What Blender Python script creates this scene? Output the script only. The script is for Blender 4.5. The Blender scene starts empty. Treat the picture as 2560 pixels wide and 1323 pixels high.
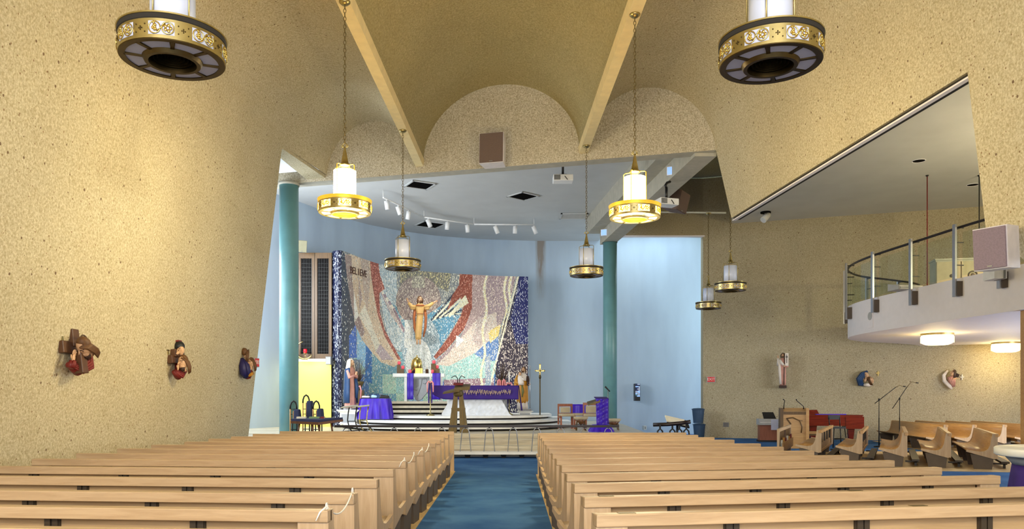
import bpy, math, random
import numpy as np
from mathutils import Vector, Matrix
random.seed(7)
SC = bpy.context.scene
COL = SC.collection
PI = math.pi
# ------------------------------------------------------------------ camera
F, CX, CY, EYE = 1950.0, 1264.0, 997.0, 1.58          # photo 2560x1323, level camera with a vertical shift
cam_d = bpy.data.cameras.new('camera'); cam = bpy.data.objects.new('camera', cam_d); COL.objects.link(cam)
cam.location = (0, 0, EYE); cam.rotation_euler = (PI/2, 0, 0)
cam_d.sensor_width = 36; cam_d.lens = F/2560*36
cam_d.shift_x = (1280-CX)/2560; cam_d.shift_y = (CY-661.5)/2560
cam_d.clip_start = .05; cam_d.clip_end = 200
SC.camera = cam
# ------------------------------------------------------------------ world, exposure, area lights added out of view as daylight
W = bpy.data.worlds.new('world'); SC.world = W; W.use_nodes = True
W.node_tree.nodes['Background'].inputs[0].default_value = (.62, .78, 1, 1)
W.node_tree.nodes['Background'].inputs[1].default_value = .5
SC.view_settings.view_transform = 'Standard'; SC.view_settings.look = 'None'
SC.view_settings.exposure = .45; SC.view_settings.gamma = 1; SC.view_settings.use_curve_mapping = False
def area(name, loc, target, sx, sy, power, color):
    l = bpy.data.lights.new(name, 'AREA'); l.shape = 'RECTANGLE'; l.size = sx; l.size_y = sy
    l.energy = power; l.color = color
    o = bpy.data.objects.new(name, l); COL.objects.link(o); o.location = loc
    o.rotation_euler = (Vector(target)-Vector(loc)).to_track_quat('-Z', 'Y').to_euler()
    return o
area('daylight_rear_window', (0, -6.2, 4.6), (0, 10, 1.6), 10.5, 6.4, 1050, (.98, .98, 1))
area('daylight_side_chapel_window', (-8.9, 20.4, 4.2), (-3, 29, 3.6), 3.2, 6.0, 290, (.86, .94, 1))
area('daylight_recess_skylight', (6.3, 33.35, 9.2), (6.3, 33.6, 0), 3.8, 1.6, 90, (.72, .9, 1))
area('daylight_recess_side', (11.0, 33.0, 4.2), (5, 33.6, 4.0), 1.3, 7.5, 190, (.70, .90, 1))  # second recess light, added unseen to even out the blue wall
area('daylight_transept_window', (19.2, 17, 2.2), (8, 18.5, .9), 10, 3.0, 900, (.92, .96, 1))
area('daylight_high_fill', (-8.9, 23.6, 5.6), (1, 30.5, 3.6), 3.0, 2.4, 460, (.9, .95, 1))  # added unseen fill light for the sanctuary
# ------------------------------------------------------------------ helpers
def P(px, py, d): return Vector(((px-CX)/F*d, d, EYE+(CY-py)/F*d))
def PX(px, d): return (px-CX)/F*d
def PZ(py, d): return EYE+(CY-py)/F*d
def lin(c):
    r = []
    for v in c[:3]:
        v = v/255.0
        r.append(v/12.92 if v <= .04045 else ((v+.055)/1.055)**2.4)
    return (r[0], r[1], r[2], 1)
MATS = {}
def new_mat(name):
    m = bpy.data.materials.new(name); m.use_nodes = True; MATS[name] = m
    nt = m.node_tree; b = nt.nodes['Principled BSDF']
    return m, nt, b
def nd(nt, t, **k):
    n = nt.nodes.new(t)
    for a, v in k.items():
        if a in n.inputs: n.inputs[a].default_value = v
        else: setattr(n, a, v)
    return n
def coords(nt, scale=(1, 1, 1), rot=(0, 0, 0), src='Object'):
    tc = nd(nt, 'ShaderNodeTexCoord'); mp = nd(nt, 'ShaderNodeMapping')
    mp.inputs['Scale'].default_value = scale; mp.inputs['Rotation'].default_value = rot
    nt.links.new(tc.outputs[src], mp.inputs['Vector']); return mp.outputs['Vector']
def ramp(nt, fac, stops):
    r = nd(nt, 'ShaderNodeValToRGB'); e = r.color_ramp.elements
    while len(e) < len(stops): e.new(.5)
    for i, (p, c) in enumerate(stops): e[i].position = p; e[i].color = c
    nt.links.new(fac, r.inputs['Fac']); return r.outputs['Color']
def mixc(nt, fac, a, b, mode='MIX'):
    m = nd(nt, 'ShaderNodeMix', data_type='RGBA', blend_type=mode)
    for i, v in ((0, fac), (6, a), (7, b)):
        if hasattr(v, 'links') or hasattr(v, 'is_linked'): nt.links.new(v, m.inputs[i])
        else: m.inputs[i].default_value = v
    return m.outputs[2]
def bump(nt, b, h, s=.3, d=.01):
    n = nd(nt, 'ShaderNodeBump', Strength=s, Distance=d); nt.links.new(h, n.inputs['Height']); nt.links.new(n.outputs[0], b.inputs['Normal'])
def plain(name, c, rough=.6, metal=0, var=.07, scale=6, bmp=0, spec=.5, emit=None, es=0):
    m, nt, b = new_mat(name); col = lin(c)
    v = coords(nt); n = nd(nt, 'ShaderNodeTexNoise', Scale=scale, Detail=3); nt.links.new(v, n.inputs['Vector'])
    lo = tuple(x*(1-var) for x in col[:3])+(1,); hi = tuple(min(1, x*(1+var)) for x in col[:3])+(1,)
    nt.links.new(ramp(nt, n.outputs['Fac'], [(.3, lo), (.7, hi)]), b.inputs['Base Color'])
    b.inputs['Roughness'].default_value = rough; b.inputs['Metallic'].default_value = metal
    b.inputs['Specular IOR Level'].default_value = spec
    if bmp: bump(nt, b, n.outputs['Fac'], bmp, .01)
    if emit: b.inputs['Emission Color'].default_value = lin(emit); b.inputs['Emission Strength'].default_value = es
    return m
def wood(name, c1, c2, axis=0, rough=.42, sc=1.0):
    m, nt, b = new_mat(name)
    s = [9*sc, 9*sc, 9*sc]; s[axis] = .7*sc
    v = coords(nt, s); n = nd(nt, 'ShaderNodeTexNoise', Scale=3.0, Detail=6, Roughness=.62, Distortion=.6); nt.links.new(v, n.inputs['Vector'])
    s2 = [1.0, 1.0, 1.0]; s2[axis] = .35
    v2 = coords(nt, s2); n2 = nd(nt, 'ShaderNodeTexNoise', Scale=1.6, Detail=1); nt.links.new(v2, n2.inputs['Vector'])
    g = ramp(nt, n.outputs['Fac'], [(.3, lin(c1)), (.72, lin(c2))])
    g2 = ramp(nt, n2.outputs['Fac'], [(.3, (.86, .86, .86, 1)), (.7, (1, 1, 1, 1))])
    nt.links.new(mixc(nt, 1.0, g, g2, 'MULTIPLY'), b.inputs['Base Color'])
    b.inputs['Roughness'].default_value = rough; bump(nt, b, n.outputs['Fac'], .05, .004)
    return m
def terrazzo(name, base, pale, dark, dots=1.0, sc=1.0):
    m, nt, b = new_mat(name); v = coords(nt)
    n = nd(nt, 'ShaderNodeTexNoise', Scale=30*sc, Detail=3, Roughness=.7); nt.links.new(v, n.inputs['Vector'])
    n2 = nd(nt, 'ShaderNodeTexNoise', Scale=.55, Detail=2); nt.links.new(v, n2.inputs['Vector'])
    vo = nd(nt, 'ShaderNodeTexVoronoi', Scale=40*sc); nt.links.new(v, vo.inputs['Vector'])
    mid = mixc(nt, vo.outputs['Distance'], lin(pale), lin(base))
    c = mixc(nt, ramp(nt, n.outputs['Fac'], [(.36, (0, 0, 0, 1)), (.66, (1, 1, 1, 1))]), lin(dark), mid)
    c = mixc(nt, 1.0, c, ramp(nt, n2.outputs['Fac'], [(.3, (.9, .89, .87, 1)), (.7, (1.0, 1.0, 1.0, 1))]), 'MULTIPLY')
    h = n.outputs['Fac']
    # exposed pebbles: sparse dark brown dots of unequal size
    for s, r, keep, cc in ((6.6*sc, .10, .62, (96, 66, 40)), (14*sc, .13, .6, (128, 96, 62))):
        vd = nd(nt, 'ShaderNodeTexVoronoi', Scale=s); nt.links.new(v, vd.inputs['Vector'])
        sp = nd(nt, 'ShaderNodeSeparateColor'); nt.links.new(vd.outputs['Color'], sp.inputs[0])
        th = nd(nt, 'ShaderNodeMath', operation='MULTIPLY_ADD'); nt.links.new(sp.outputs[1], th.inputs[0]); th.inputs[1].default_value = r; th.inputs[2].default_value = r*.45
        lt = nd(nt, 'ShaderNodeMath', operation='LESS_THAN'); nt.links.new(vd.outputs['Distance'], lt.inputs[0]); nt.links.new(th.outputs[0], lt.inputs[1])
        kp = nd(nt, 'ShaderNodeMath', operation='LESS_THAN'); nt.links.new(sp.outputs[0], kp.inputs[0]); kp.inputs[1].default_value = keep
        mu = nd(nt, 'ShaderNodeMath', operation='MULTIPLY'); nt.links.new(lt.outputs[0], mu.inputs[0]); nt.links.new(kp.outputs[0], mu.inputs[1])
        m2 = nd(nt, 'ShaderNodeMath', operation='MULTIPLY'); nt.links.new(mu.outputs[0], m2.inputs[0]); m2.inputs[1].default_value = .85*dots
        c = mixc(nt, m2.outputs[0], c, lin(cc))
    nt.links.new(c, b.inputs['Base Color']); b.inputs['Roughness'].default_value = .82
    bump(nt, b, h, .35, .02)
    return m
def emis(name, c, s):
    m, nt, b = new_mat(name); b.inputs['Base Color'].default_value = lin(c)
    b.inputs['Emission Color'].default_value = lin(c); b.inputs['Emission Strength'].default_value = s; return m

terrazzo('terrazzo', (206, 196, 164), (226, 217, 190), (174, 160, 124))
terrazzo('terrazzo_vault', (190, 176, 128), (206, 192, 146), (160, 146, 98), dots=.15, sc=.9)
terrazzo('terrazzo_bulkhead', (204, 197, 176), (224, 217, 198), (160, 148, 122), dots=.5)
terrazzo('terrazzo_transept', (188, 176, 146), (204, 192, 164), (160, 148, 118))
plain('ceiling_plaster', (196, 198, 198), .85, var=.04, scale=1.2)
plain('soffit_plaster', (206, 204, 198), .8, var=.04, scale=1.0)
plain('beam_plaster', (176, 172, 158), .85, var=.08, scale=5, bmp=.2)
plain('cusp_plaster', (232, 212, 160), .8, var=.06, scale=5, bmp=.3)
plain('white_paint', (240, 234, 236), .6, var=.02)
plain('teal_paint', (104, 152, 158), .38, var=.07, scale=3)
plain('panel_yellow', (246, 232, 110), .7, var=.03, scale=1)  # even bright yellow for the panel board
plain('white_marble', (238, 238, 234), .35, var=.06, scale=4)
plain('beige_marble', (206, 196, 174), .4, var=.1, scale=7)
def travertine():
    m, nt, b = new_mat('travertine'); v = coords(nt, (.35, 1, 14)); n = nd(nt, 'ShaderNodeTexNoise', Scale=2.2, Detail=5, Roughness=.7); nt.links.new(v, n.inputs['Vector'])
    nt.links.new(ramp(nt, n.outputs['Fac'], [(.3, lin((150, 138, 116))), (.5, lin((202, 192, 168))), (.7, lin((224, 216, 196)))]), b.inputs['Base Color']); b.inputs['Roughness'].default_value = .4
travertine()
plain('rough_stone', (226, 230, 236), .7, var=.08, scale=8, bmp=1.0)
plain('grey_stone', (150, 150, 150), .7, var=.12, scale=10, bmp=.8)
plain('shadow_gap', (40, 36, 32), .9)  # shade in gaps and under nosings painted as a dark colour
wood('oak', (180, 150, 114), (206, 177, 140), 0)
wood('oak_up', (182, 154, 120), (206, 179, 146), 2)
wood('oak_panel', (174, 144, 104), (196, 166, 124), 0)
wood('oak_choir', (186, 140, 84), (212, 168, 108), 0, .35)
wood('oak_dark', (84, 59, 24), (112, 80, 36), 2)
wood('walnut', (84, 52, 28), (116, 74, 42), 2)
wood('mahogany', (92, 26, 14), (132, 44, 24), 0, .2)
wood('cherry', (140, 80, 56), (166, 100, 74), 2)
wood('tan_floor', (196, 164, 110), (222, 194, 142), 1, .5)
plain('pedestal_taupe', (92, 80, 70), .6)
plain('bracket_dark', (58, 48, 36), .5)
plain('brass', (180, 164, 112), .34, 1, var=.12, scale=10)
plain('brass_dark', (86, 70, 40), .4, .9, var=.15, scale=10)
plain('brass_lit', (236, 196, 70), .35, .6, var=.08, emit=(255, 200, 60), es=.35)  # glow of lit lamps put into the brass as colour and faint emission
plain('gold', (222, 194, 112), .25, 1, var=.08)
plain('bronze', (98, 82, 46), .5, .35, var=.18, scale=8)
plain('frosted_glass', (206, 216, 244), .3, var=.02)
plain('frosted_pane', (188, 194, 220), .5, var=.03)
plain('chain_metal', (120, 104, 66), .4, .8)
plain('black_metal', (18, 17, 18), .45, .2)
plain('steel', (176, 178, 186), .34, .8)
plain('rail_dark', (40, 30, 30), .35, .2)
plain('purple_cloth', (58, 20, 182), .38, var=.14, scale=4)
plain('purple_deep', (46, 10, 112), .7, var=.1, scale=4)
plain('navy_upholstery', (38, 44, 78), .8)
plain('beige_upholstery', (178, 166, 140), .85)
plain('white_plastic', (230, 230, 230), .45)
plain('grey_plastic', (120, 122, 124), .5)
plain('speaker_cloth', (134, 118, 128), .85, var=.1, scale=60)
plain('speaker_brown', (104, 86, 78), .85, var=.1, scale=60)
plain('speaker_case', (214, 208, 210), .5)
plain('black_plastic', (22, 22, 24), .5)
plain('blue_plastic', (46, 74, 104), .5)
plain('skin', (208, 166, 128), .6)
plain('hair_brown', (96, 63, 32), .6, var=.2, scale=30)
plain('hair_dark', (56, 34, 26), .6, var=.2, scale=30)
plain('robe_maroon', (116, 30, 26), .55, var=.12)
plain('robe_tan', (214, 172, 104), .5, var=.1)
plain('robe_rust', (172, 96, 48), .5, var=.1)
plain('robe_ochre', (196, 136, 36), .5, var=.12)
plain('robe_white', (232, 222, 212), .55)
plain('robe_blue', (30, 64, 108), .5, var=.12)
plain('robe_navy', (34, 30, 88), .5, var=.12)
plain('robe_pink', (206, 150, 136), .55, var=.12)
plain('robe_green', (112, 112, 60), .55)
plain('veil_cream', (226, 212, 190), .6)
plain('cross_wood', (86, 53, 27), .5, var=.16, scale=14)
plain('candle_white', (244, 238, 224), .5)
plain('candle_pink', (236, 96, 110), .4, emit=(255, 80, 90), es=.15)
plain('ribbon_pink', (238, 150, 150), .6)
plain('red_glass', (206, 30, 46), .2, emit=(255, 20, 30), es=.25)
plain('sign_red', (176, 30, 36), .5, emit=(220, 30, 30), es=.2)
plain('speaker_beige', (150, 146, 120), .7)
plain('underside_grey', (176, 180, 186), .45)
plain('twig', (84, 66, 50), .9)
plain('paper', (226, 222, 204), .8)
plain('book_red', (120, 28, 30), .6)
plain('book_green', (120, 150, 110), .6)
plain('stitch', (206, 178, 140), .6)
plain('letter_dark', (84, 56, 48), .5)
plain('vent_dark', (14, 12, 11), .9, spec=.1)
plain('vent_pale', (176, 176, 174), .7)
plain('lens_blue', (150, 190, 255), .1, emit=(150, 190, 255), es=.5)
plain('ribbon_white', (238, 236, 230), .6)
plain('harp_grey', (160, 164, 170), .6)
plain('plug', (196, 200, 196), .6)
emis('lamp_glow', (255, 226, 160), 38.0)
emis('lamp_panel', (255, 222, 140), 5.0)
emis('ceiling_lamp_glow', (255, 232, 170), 8.0)

def carpet():
    m, nt, b = new_mat('blue_carpet'); v = coords(nt)
    n = nd(nt, 'ShaderNodeTexNoise', Scale=.9, Detail=5, Roughness=.6); nt.links.new(v, n.inputs['Vector'])
    n2 = nd(nt, 'ShaderNodeTexNoise', Scale=140, Detail=2); nt.links.new(v, n2.inputs['Vector'])
    c = ramp(nt, n.outputs['Fac'], [(.3, lin((46, 90, 150))), (.7, lin((80, 126, 182)))])
    c = mixc(nt, 1.0, c, ramp(nt, n2.outputs['Fac'], [(.3, (.8, .8, .8, 1)), (.7, (1, 1, 1, 1))]), 'MULTIPLY')
    nt.links.new(c, b.inputs['Base Color']); b.inputs['Roughness'].default_value = .95; b.inputs['Specular IOR Level'].default_value = .1
    bump(nt, b, n2.outputs['Fac'], .4, .01)
carpet()
def blue_wall():
    m, nt, b = new_mat('blue_wall'); v = coords(nt, (1, 1, .25))
    n = nd(nt, 'ShaderNodeTexNoise', Scale=1.2, Detail=3); nt.links.new(v, n.inputs['Vector'])
    c = ramp(nt, n.outputs['Fac'], [(.3, lin((166, 183, 202))), (.7, lin((180, 199, 217)))])
    # rust-brown water stain running down from the ceiling
    tc = nd(nt, 'ShaderNodeTexCoord'); sx = nd(nt, 'ShaderNodeSeparateXYZ'); nt.links.new(tc.outputs['Object'], sx.inputs[0])
    v3 = coords(nt, (1, 1, .12)); n3 = nd(nt, 'ShaderNodeTexNoise', Scale=14, Detail=3); nt.links.new(v3, n3.inputs['Vector'])
    def m_(op, a, bb):
        k = nd(nt, 'ShaderNodeMath', operation=op)
        for i, q in ((0, a), (1, bb)):
            if isinstance(q, (int, float)): k.inputs[i].default_value = q
            else: nt.links.new(q, k.inputs[i])
        return k.outputs[0]
    dx = m_('ABSOLUTE', m_('SUBTRACT', sx.outputs[0], 1.58), 0)
    mx = m_('SUBTRACT', 1.0, m_('DIVIDE', dx, .27)); mz = m_('DIVIDE', m_('SUBTRACT', sx.outputs[2], 5.9), 3.4)
    f = m_('MULTIPLY', m_('MAXIMUM', mx, 0), m_('MAXIMUM', mz, 0))
    f = m_('MINIMUM', m_('MULTIPLY', f, m_('MULTIPLY', n3.outputs['Fac'], 3.4)), .75)
    c = mixc(nt, f, c, lin((128, 104, 72)))
    nt.links.new(c, b.inputs['Base Color']); b.inputs['Roughness'].default_value = .7
blue_wall()
def glassy():
    m = bpy.data.materials.new('rail_glass'); m.use_nodes = True; MATS['rail_glass'] = m; nt = m.node_tree
    nt.nodes.clear(); o = nd(nt, 'ShaderNodeOutputMaterial'); mx = nd(nt, 'ShaderNodeMixShader'); t = nd(nt, 'ShaderNodeBsdfTransparent'); g = nd(nt, 'ShaderNodeBsdfGlossy')
    t.inputs[0].default_value = (.84, .92, .87, 1); g.inputs['Roughness'].default_value = .03
    mx.inputs[0].default_value = .07; nt.links.new(t.outputs[0], mx.inputs[1]); nt.links.new(g.outputs[0], mx.inputs[2]); nt.links.new(mx.outputs[0], o.inputs[0])
glassy()
def mosaic_mat():
    m, nt, b = new_mat('mosaic_tiles'); a = nd(nt, 'ShaderNodeVertexColor'); a.layer_name = 'tile'
    nt.links.new(a.outputs[0], b.inputs['Base Color']); b.inputs['Roughness'].default_value = .3
    v = coords(nt); vo = nd(nt, 'ShaderNodeTexVoronoi', Scale=24); nt.links.new(v, vo.inputs['Vector']); bump(nt, b, vo.outputs['Distance'], .5, .02)
mosaic_mat()

class MB:
    def __init__(s): s.v = []; s.f = []; s.sm = []
    def add(s, vs, fs, smooth=False):
        o = len(s.v); s.v += [tuple(p) for p in vs]; s.f += [tuple(i+o for i in f) for f in fs]; s.sm += [smooth]*len(fs); return s
    def box(s, x0, x1, y0, y1, z0, z1):
        return s.add([(x0, y0, z0), (x1, y0, z0), (x1, y1, z0), (x0, y1, z0), (x0, y0, z1), (x1, y0, z1), (x1, y1, z1), (x0, y1, z1)],
                     [(0, 3, 2, 1), (4, 5, 6, 7), (0, 1, 5, 4), (1, 2, 6, 5), (2, 3, 7, 6), (3, 0, 4, 7)])
    def hexa(s, b, t):  # 4 bottom pts ccw, 4 top pts
        return s.add(list(b)+list(t), [(0, 3, 2, 1), (4, 5, 6, 7), (0, 1, 5, 4), (1, 2, 6, 5), (2, 3, 7, 6), (3, 0, 4, 7)])
    def obox(s, c, sz, M):
        hx, hy, hz = sz[0]/2, sz[1]/2, sz[2]/2; c = Vector(c)
        q = [c+M@Vector(p) for p in ((-hx, -hy, -hz), (hx, -hy, -hz), (hx, hy, -hz), (-hx, hy, -hz), (-hx, -hy, hz), (hx, -hy, hz), (hx, hy, hz), (-hx, hy, hz))]
        return s.hexa(q[:4], q[4:])
    def prism(s, poly, a0, a1, axis='x', smooth=False):
        n = len(poly)
        def pt(p, a):
            if axis == 'x': return (a, p[0], p[1])
            if axis == 'y': return (p[0], a, p[1])
            return (p[0], p[1], a)
        vs = [pt(p, a0) for p in poly]+[pt(p, a1) for p in poly]
        s.add(vs, [tuple(range(n-1, -1, -1)), tuple(range(n, 2*n))])
        o = len(s.v)-2*n
        fs = [(o+i, o+(i+1) % n, o+n+(i+1) % n, o+n+i) for i in range(n)]
        s.f += fs; s.sm += [smooth]*n
        return s
    def ringloft(s, rings, cap=True, closed=True, smooth=True):
        n = len(rings[0]); vs = [p for r in rings for p in r]; fs = []
        for i in range(len(rings)-1):
            for j in range(n if closed else n-1):
                k = (j+1) % n; fs.append((i*n+j, i*n+k, (i+1)*n+k, (i+1)*n+j))
        s.add(vs, fs, smooth)
        if cap and closed:
            o = len(s.v)-len(vs); s.f += [tuple(o+j for j in range(n-1, -1, -1)), tuple(o+(len(rings)-1)*n+j for j in range(n))]; s.sm += [False, False]
        return s
    def tube(s, path, r, n=8, closed=False, cap=True):
        path = [Vector(p) for p in path]; N = len(path); rs = r if isinstance(r, (list, tuple)) else [r]*N
        rings = []; up = None
        for i, p in enumerate(path):
            a = path[(i-1) % N] if (i > 0 or closed) else p; b = path[(i+1) % N] if (i < N-1 or closed) else p
            t = (b-a).normalized()
            if up is None: up = Vector((0, 0, 1)) if abs(t.z) < .9 else Vector((1, 0, 0))
            x = (up-t*up.dot(t)).normalized(); y = t.cross(x); up = x
            rings.append([p+(x*math.cos(2*PI*k/n)+y*math.sin(2*PI*k/n))*rs[i] for k in range(n)])
        if closed: rings.append(rings[0])
        return s.ringloft(rings, cap and not closed)
    def lathe(s, prof, n=24, c=(0, 0, 0), cap=True):
        rings = [[(c[0]+r*math.cos(2*PI*k/n), c[1]+r*math.sin(2*PI*k/n), c[2]+z) for k in range(n)] for r, z in prof]
        return s.ringloft(rings, cap)
    def flatlathe(s, prof, n=32, c=(0, 0, 0)):   # hard profile corners: separate bands
        for a, b in zip(prof, prof[1:]): s.lathe([a, b], n, c, cap=False)
        return s
    def ell(s, c, r, nu=12, nv=8, M=None):
        c = Vector(c); rings = []
        for i in range(nv+1):
            th = PI*i/nv; th = min(max(th, .02), PI-.02); ring = []
            for k in range(nu):
                p = Vector((r[0]*math.sin(th)*math.cos(2*PI*k/nu), r[1]*math.sin(th)*math.sin(2*PI*k/nu), -r[2]*math.cos(th)))
                ring.append(c+(M@p if M else p))
            rings.append(ring)
        return s.ringloft(rings)
    def torus(s, c, R, r, axis='z', n=20, m=6, sx=1, sz=1):
        pts = []
        for k in range(n):
            a = 2*PI*k/n; u, w = R*sx*math.cos(a), R*sz*math.sin(a)
            pts.append({'z': (c[0]+u, c[1]+w, c[2]), 'y': (c[0]+u, c[1], c[2]+w), 'x': (c[0], c[1]+u, c[2]+w)}[axis])
        return s.tube(pts, r, m, closed=True)
    def grid(s, fn, nu, nv, smooth=True):
        vs = [fn(i/nu, j/nv) for i in range(nu+1) for j in range(nv+1)]
        return s.add(vs, [(i*(nv+1)+j, (i+1)*(nv+1)+j, (i+1)*(nv+1)+j+1, i*(nv+1)+j+1) for i in range(nu) for j in range(nv)], smooth)
    def mesh(s, name, mat):
        me = bpy.data.meshes.new(name); me.from_pydata(s.v, [], s.f)
        me.polygons.foreach_set('use_smooth', s.sm); me.materials.append(MATS[mat]); me.update(); return me
    def obj(s, name, mat, parent=None):
        return link(name, s.mesh(name, mat), parent)
def link(name, me, parent=None):
    o = bpy.data.objects.new(name, me); COL.objects.link(o)
    if parent is not None: o.parent = parent
    return o
def thing(name, label, cat, loc=(0, 0, 0), rz=0, group=None):
    o = bpy.data.objects.new(name, None); COL.objects.link(o); o.empty_display_size = .1
    o.location = loc; o.rotation_euler = (0, 0, rz); o['label'] = label; o['category'] = cat
    if group: o['group'] = group
    return o
def tag(o, label, cat, group=None):
    o['label'] = label; o['category'] = cat
    if group: o['group'] = group
    return o
def struct(name, mb, mat, label=None):
    o = mb.obj(name, mat); o['kind'] = 'structure'
    if label: o['label'] = label; o['category'] = name.split('_')[0]
    return o
def copy_tree(root, loc, rz, label, group=None):
    r = root.copy(); COL.objects.link(r); r.location = loc; r.rotation_euler = (0, 0, rz); r['label'] = label
    if group: r['group'] = group
    for ch in list(root.children):
        c = ch.copy(); COL.objects.link(c); c.parent = r
        for g in list(ch.children):
            q = g.copy(); COL.objects.link(q); q.parent = c
    return r
def solid(o, t, off=-1):
    m = o.modifiers.new('thickness', 'SOLIDIFY'); m.thickness = t; m.offset = off; return o
def bev(o, w=.006, seg=2):
    m = o.modifiers.new('bevel', 'BEVEL'); m.width = w; m.segments = seg; m.limit_method = 'ANGLE'; return o
def text_mesh(txt, size, depth, mat, name, parent):
    cu = bpy.data.curves.new('txt', 'FONT'); cu.body = txt; cu.size = size; cu.extrude = depth; cu.align_x = 'CENTER'; cu.align_y = 'CENTER'; cu.resolution_u = 3
    t = bpy.data.objects.new('txt', cu); COL.objects.link(t); dg = bpy.context.evaluated_depsgraph_get()
    me = bpy.data.meshes.new_from_object(t.evaluated_get(dg)); bpy.data.objects.remove(t); bpy.data.curves.remove(cu)
    me.materials.clear(); me.materials.append(MATS[mat]); return link(name, me, parent)
def ROT(ax, a): return Matrix.Rotation(a, 3, ax)
# ================================================================== STRUCTURE
# floor
struct('floor', MB().box(-13, 21, -7, 37, -.2, 0), 'blue_carpet', 'blue carpeted floor of the nave aisle and side areas')
struct('floor_left', MB().box(-5.75, -1.09, 3.2, 16.9, 0, .012), 'tan_floor', 'tan wooden floor beneath the left pews')
struct('floor_right', MB().add([(.51, 3.2, 0), (4.9, 3.2, 0), (4.0, 16.9, 0), (.63, 16.2, 0), (.51, 3.2, .012), (4.9, 3.2, .012), (4.0, 16.9, .012), (.63, 16.2, .012)],
       [(4, 5, 6, 7), (0, 1, 5, 4), (1, 2, 6, 5), (2, 3, 7, 6), (3, 0, 4, 7)]), 'tan_floor', 'tan wooden floor beneath the right pews')
# nave geometry in plan
def XL(d): return -2.91+.028*d          # left vault cusp
def XR(d): return 2.30-.0156*d          # right vault cusp
def XLS(d): return -5.5 if d <= 19.2 else -5.5+(d-19.2)*.2
def XRS(d): return 5.14+.085*(19.06-d)
def YB(x): return 22.1-.2657*(x+6.3)    # bulkhead front line
ZC = 7.9
WSGN = -1
def wall_left_fn(u, v):
    z = v*7.82; d = -6.5+25.7*u; return (-6.41+.1164*z, d, z)
o = struct('wall_left', MB().grid(wall_left_fn, 40, 8, False), 'terrazzo', 'tall inward leaning speckled pebble plaster wall on the left')
solid(o, .35, WSGN)
def vault(name, xa, xb, za, zb, rise, dends, label, nu=60, nv=32, ta=0, tb=0, mat='terrazzo_vault'):
    def fn(u, v):
        # v across, u along
        t = ta+(PI-ta-tb)*v; c = (math.cos(ta)-math.cos(t))/(math.cos(ta)+math.cos(tb))
        dm = -6.5+u*(dends+6.5)
        x = xa(dm)+(xb(dm)-xa(dm))*c
        lim = YB(x)+.15
        d = -6.5+u*(lim+6.5)
        x = xa(d)+(xb(d)-xa(d))*c
        z = za+(zb-za)*v+rise*(math.sin(t)-math.sin(ta)*(1-v)-math.sin(tb)*v)
        return (x, d, z)
    o = struct(name, MB().grid(fn, nu, nv), mat, label); return o
vault('ceiling_left', lambda d: XLS(d), lambda d: XL(d)-.1, 7.82, ZC, 1.42, 21.5, 'left barrel vault of the plastered nave ceiling', ta=.12, mat='terrazzo')
vault('ceiling_centre', lambda d: XL(d)+.1, lambda d: XR(d)-.1, ZC, ZC, 1.92, 20.6, 'wide central barrel vault of the plastered nave ceiling')
vault('ceiling_right', lambda d: XR(d)+.1, lambda d: XRS(d), ZC, 7.66, 1.68, 19.6, 'right barrel vault of the plastered nave ceiling', tb=.12, mat='terrazzo')
# cusp beams between the vaults
for nm, X, lab in (('trim_1', XL, 'pale flat beam between the left and central vaults'), ('trim_2', XR, 'pale flat beam between the central and right vaults')):
    mb = MB(); a, b = -6.5, YB(X(20.5))+.1
    mb.hexa([(X(a)-.105, a, ZC-.06), (X(a)+.105, a, ZC-.06), (X(b)+.105, b, ZC-.06), (X(b)-.105, b, ZC-.06)],
            [(X(a)-.13, a, ZC+.12), (X(a)+.13, a, ZC+.12), (X(b)+.13, b, ZC+.12), (X(b)-.13, b, ZC+.12)])
    struct(nm, mb, 'cusp_plaster', lab)
# right shell wall above the transept opening, leaning like the left wall
ZB = 5.89
def shell_fn(u, v):
    z = ZB+v*(7.66-ZB); k = (z-ZB)/(7.66-ZB); d0 = 10.29; d1 = 18.6+.46*k
    d = d0+u*(d1-d0); return (XRS(d)+(7.66-z)*.117, d, z)
o = struct('wall_right', MB().grid(shell_fn, 16, 6, False), 'terrazzo', 'speckled plaster shell wall hanging above the transept opening on the right'); solid(o, .16, 1)
mb = MB()
for i in range(16):
    da, db = 10.29+i*(18.6-10.29)/16, 10.29+(i+1)*(18.6-10.29)/16
    xa, xb = XRS(da)+1.77*.117, XRS(db)+1.77*.117
    mb.hexa([(xa+.02, da, ZB-.07), (xa+.10, da, ZB-.07), (xb+.10, db, ZB-.07), (xb+.02, db, ZB-.07)], [(xa+.02, da, ZB-.045), (xa+.10, da, ZB-.045), (xb+.10, db, ZB-.045), (xb+.02, db, ZB-.045)])
struct('trim_3', mb, 'white_paint', 'thin white trim along the lower edge of the right shell wall')
mb = MB()
for i in range(8):
    da, db = 10.29+i*(18.6-10.29)/8, 10.29+(i+1)*(18.6-10.29)/8
    xa, xb = XRS(da)+1.77*.117, XRS(db)+1.77*.117
    mb.hexa([(xa+.05, da, ZB-.045), (xa+.2, da, ZB-.045), (xb+.2, db, ZB-.045), (xb+.05, db, ZB-.045)], [(xa+.05, da, ZB), (xa+.2, da, ZB), (xb+.2, db, ZB), (xb+.05, db, ZB)])
struct('trim_4', mb, 'shadow_gap', 'dark recessed gap above the white trim of the right shell wall')
def pier_fn(u, v):
    d = 7.6+u*(10.29-7.6); zb = 3.82-.87*(10.29-d); z = zb+v*(7.66-zb); return (XRS(d)+(7.66-z)*.117, d, z)
o = struct('wall_right_pier', MB().grid(pier_fn, 8, 10, False), 'terrazzo', 'speckled plaster pier coming down at the right edge'); solid(o, .5, 1)
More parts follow.
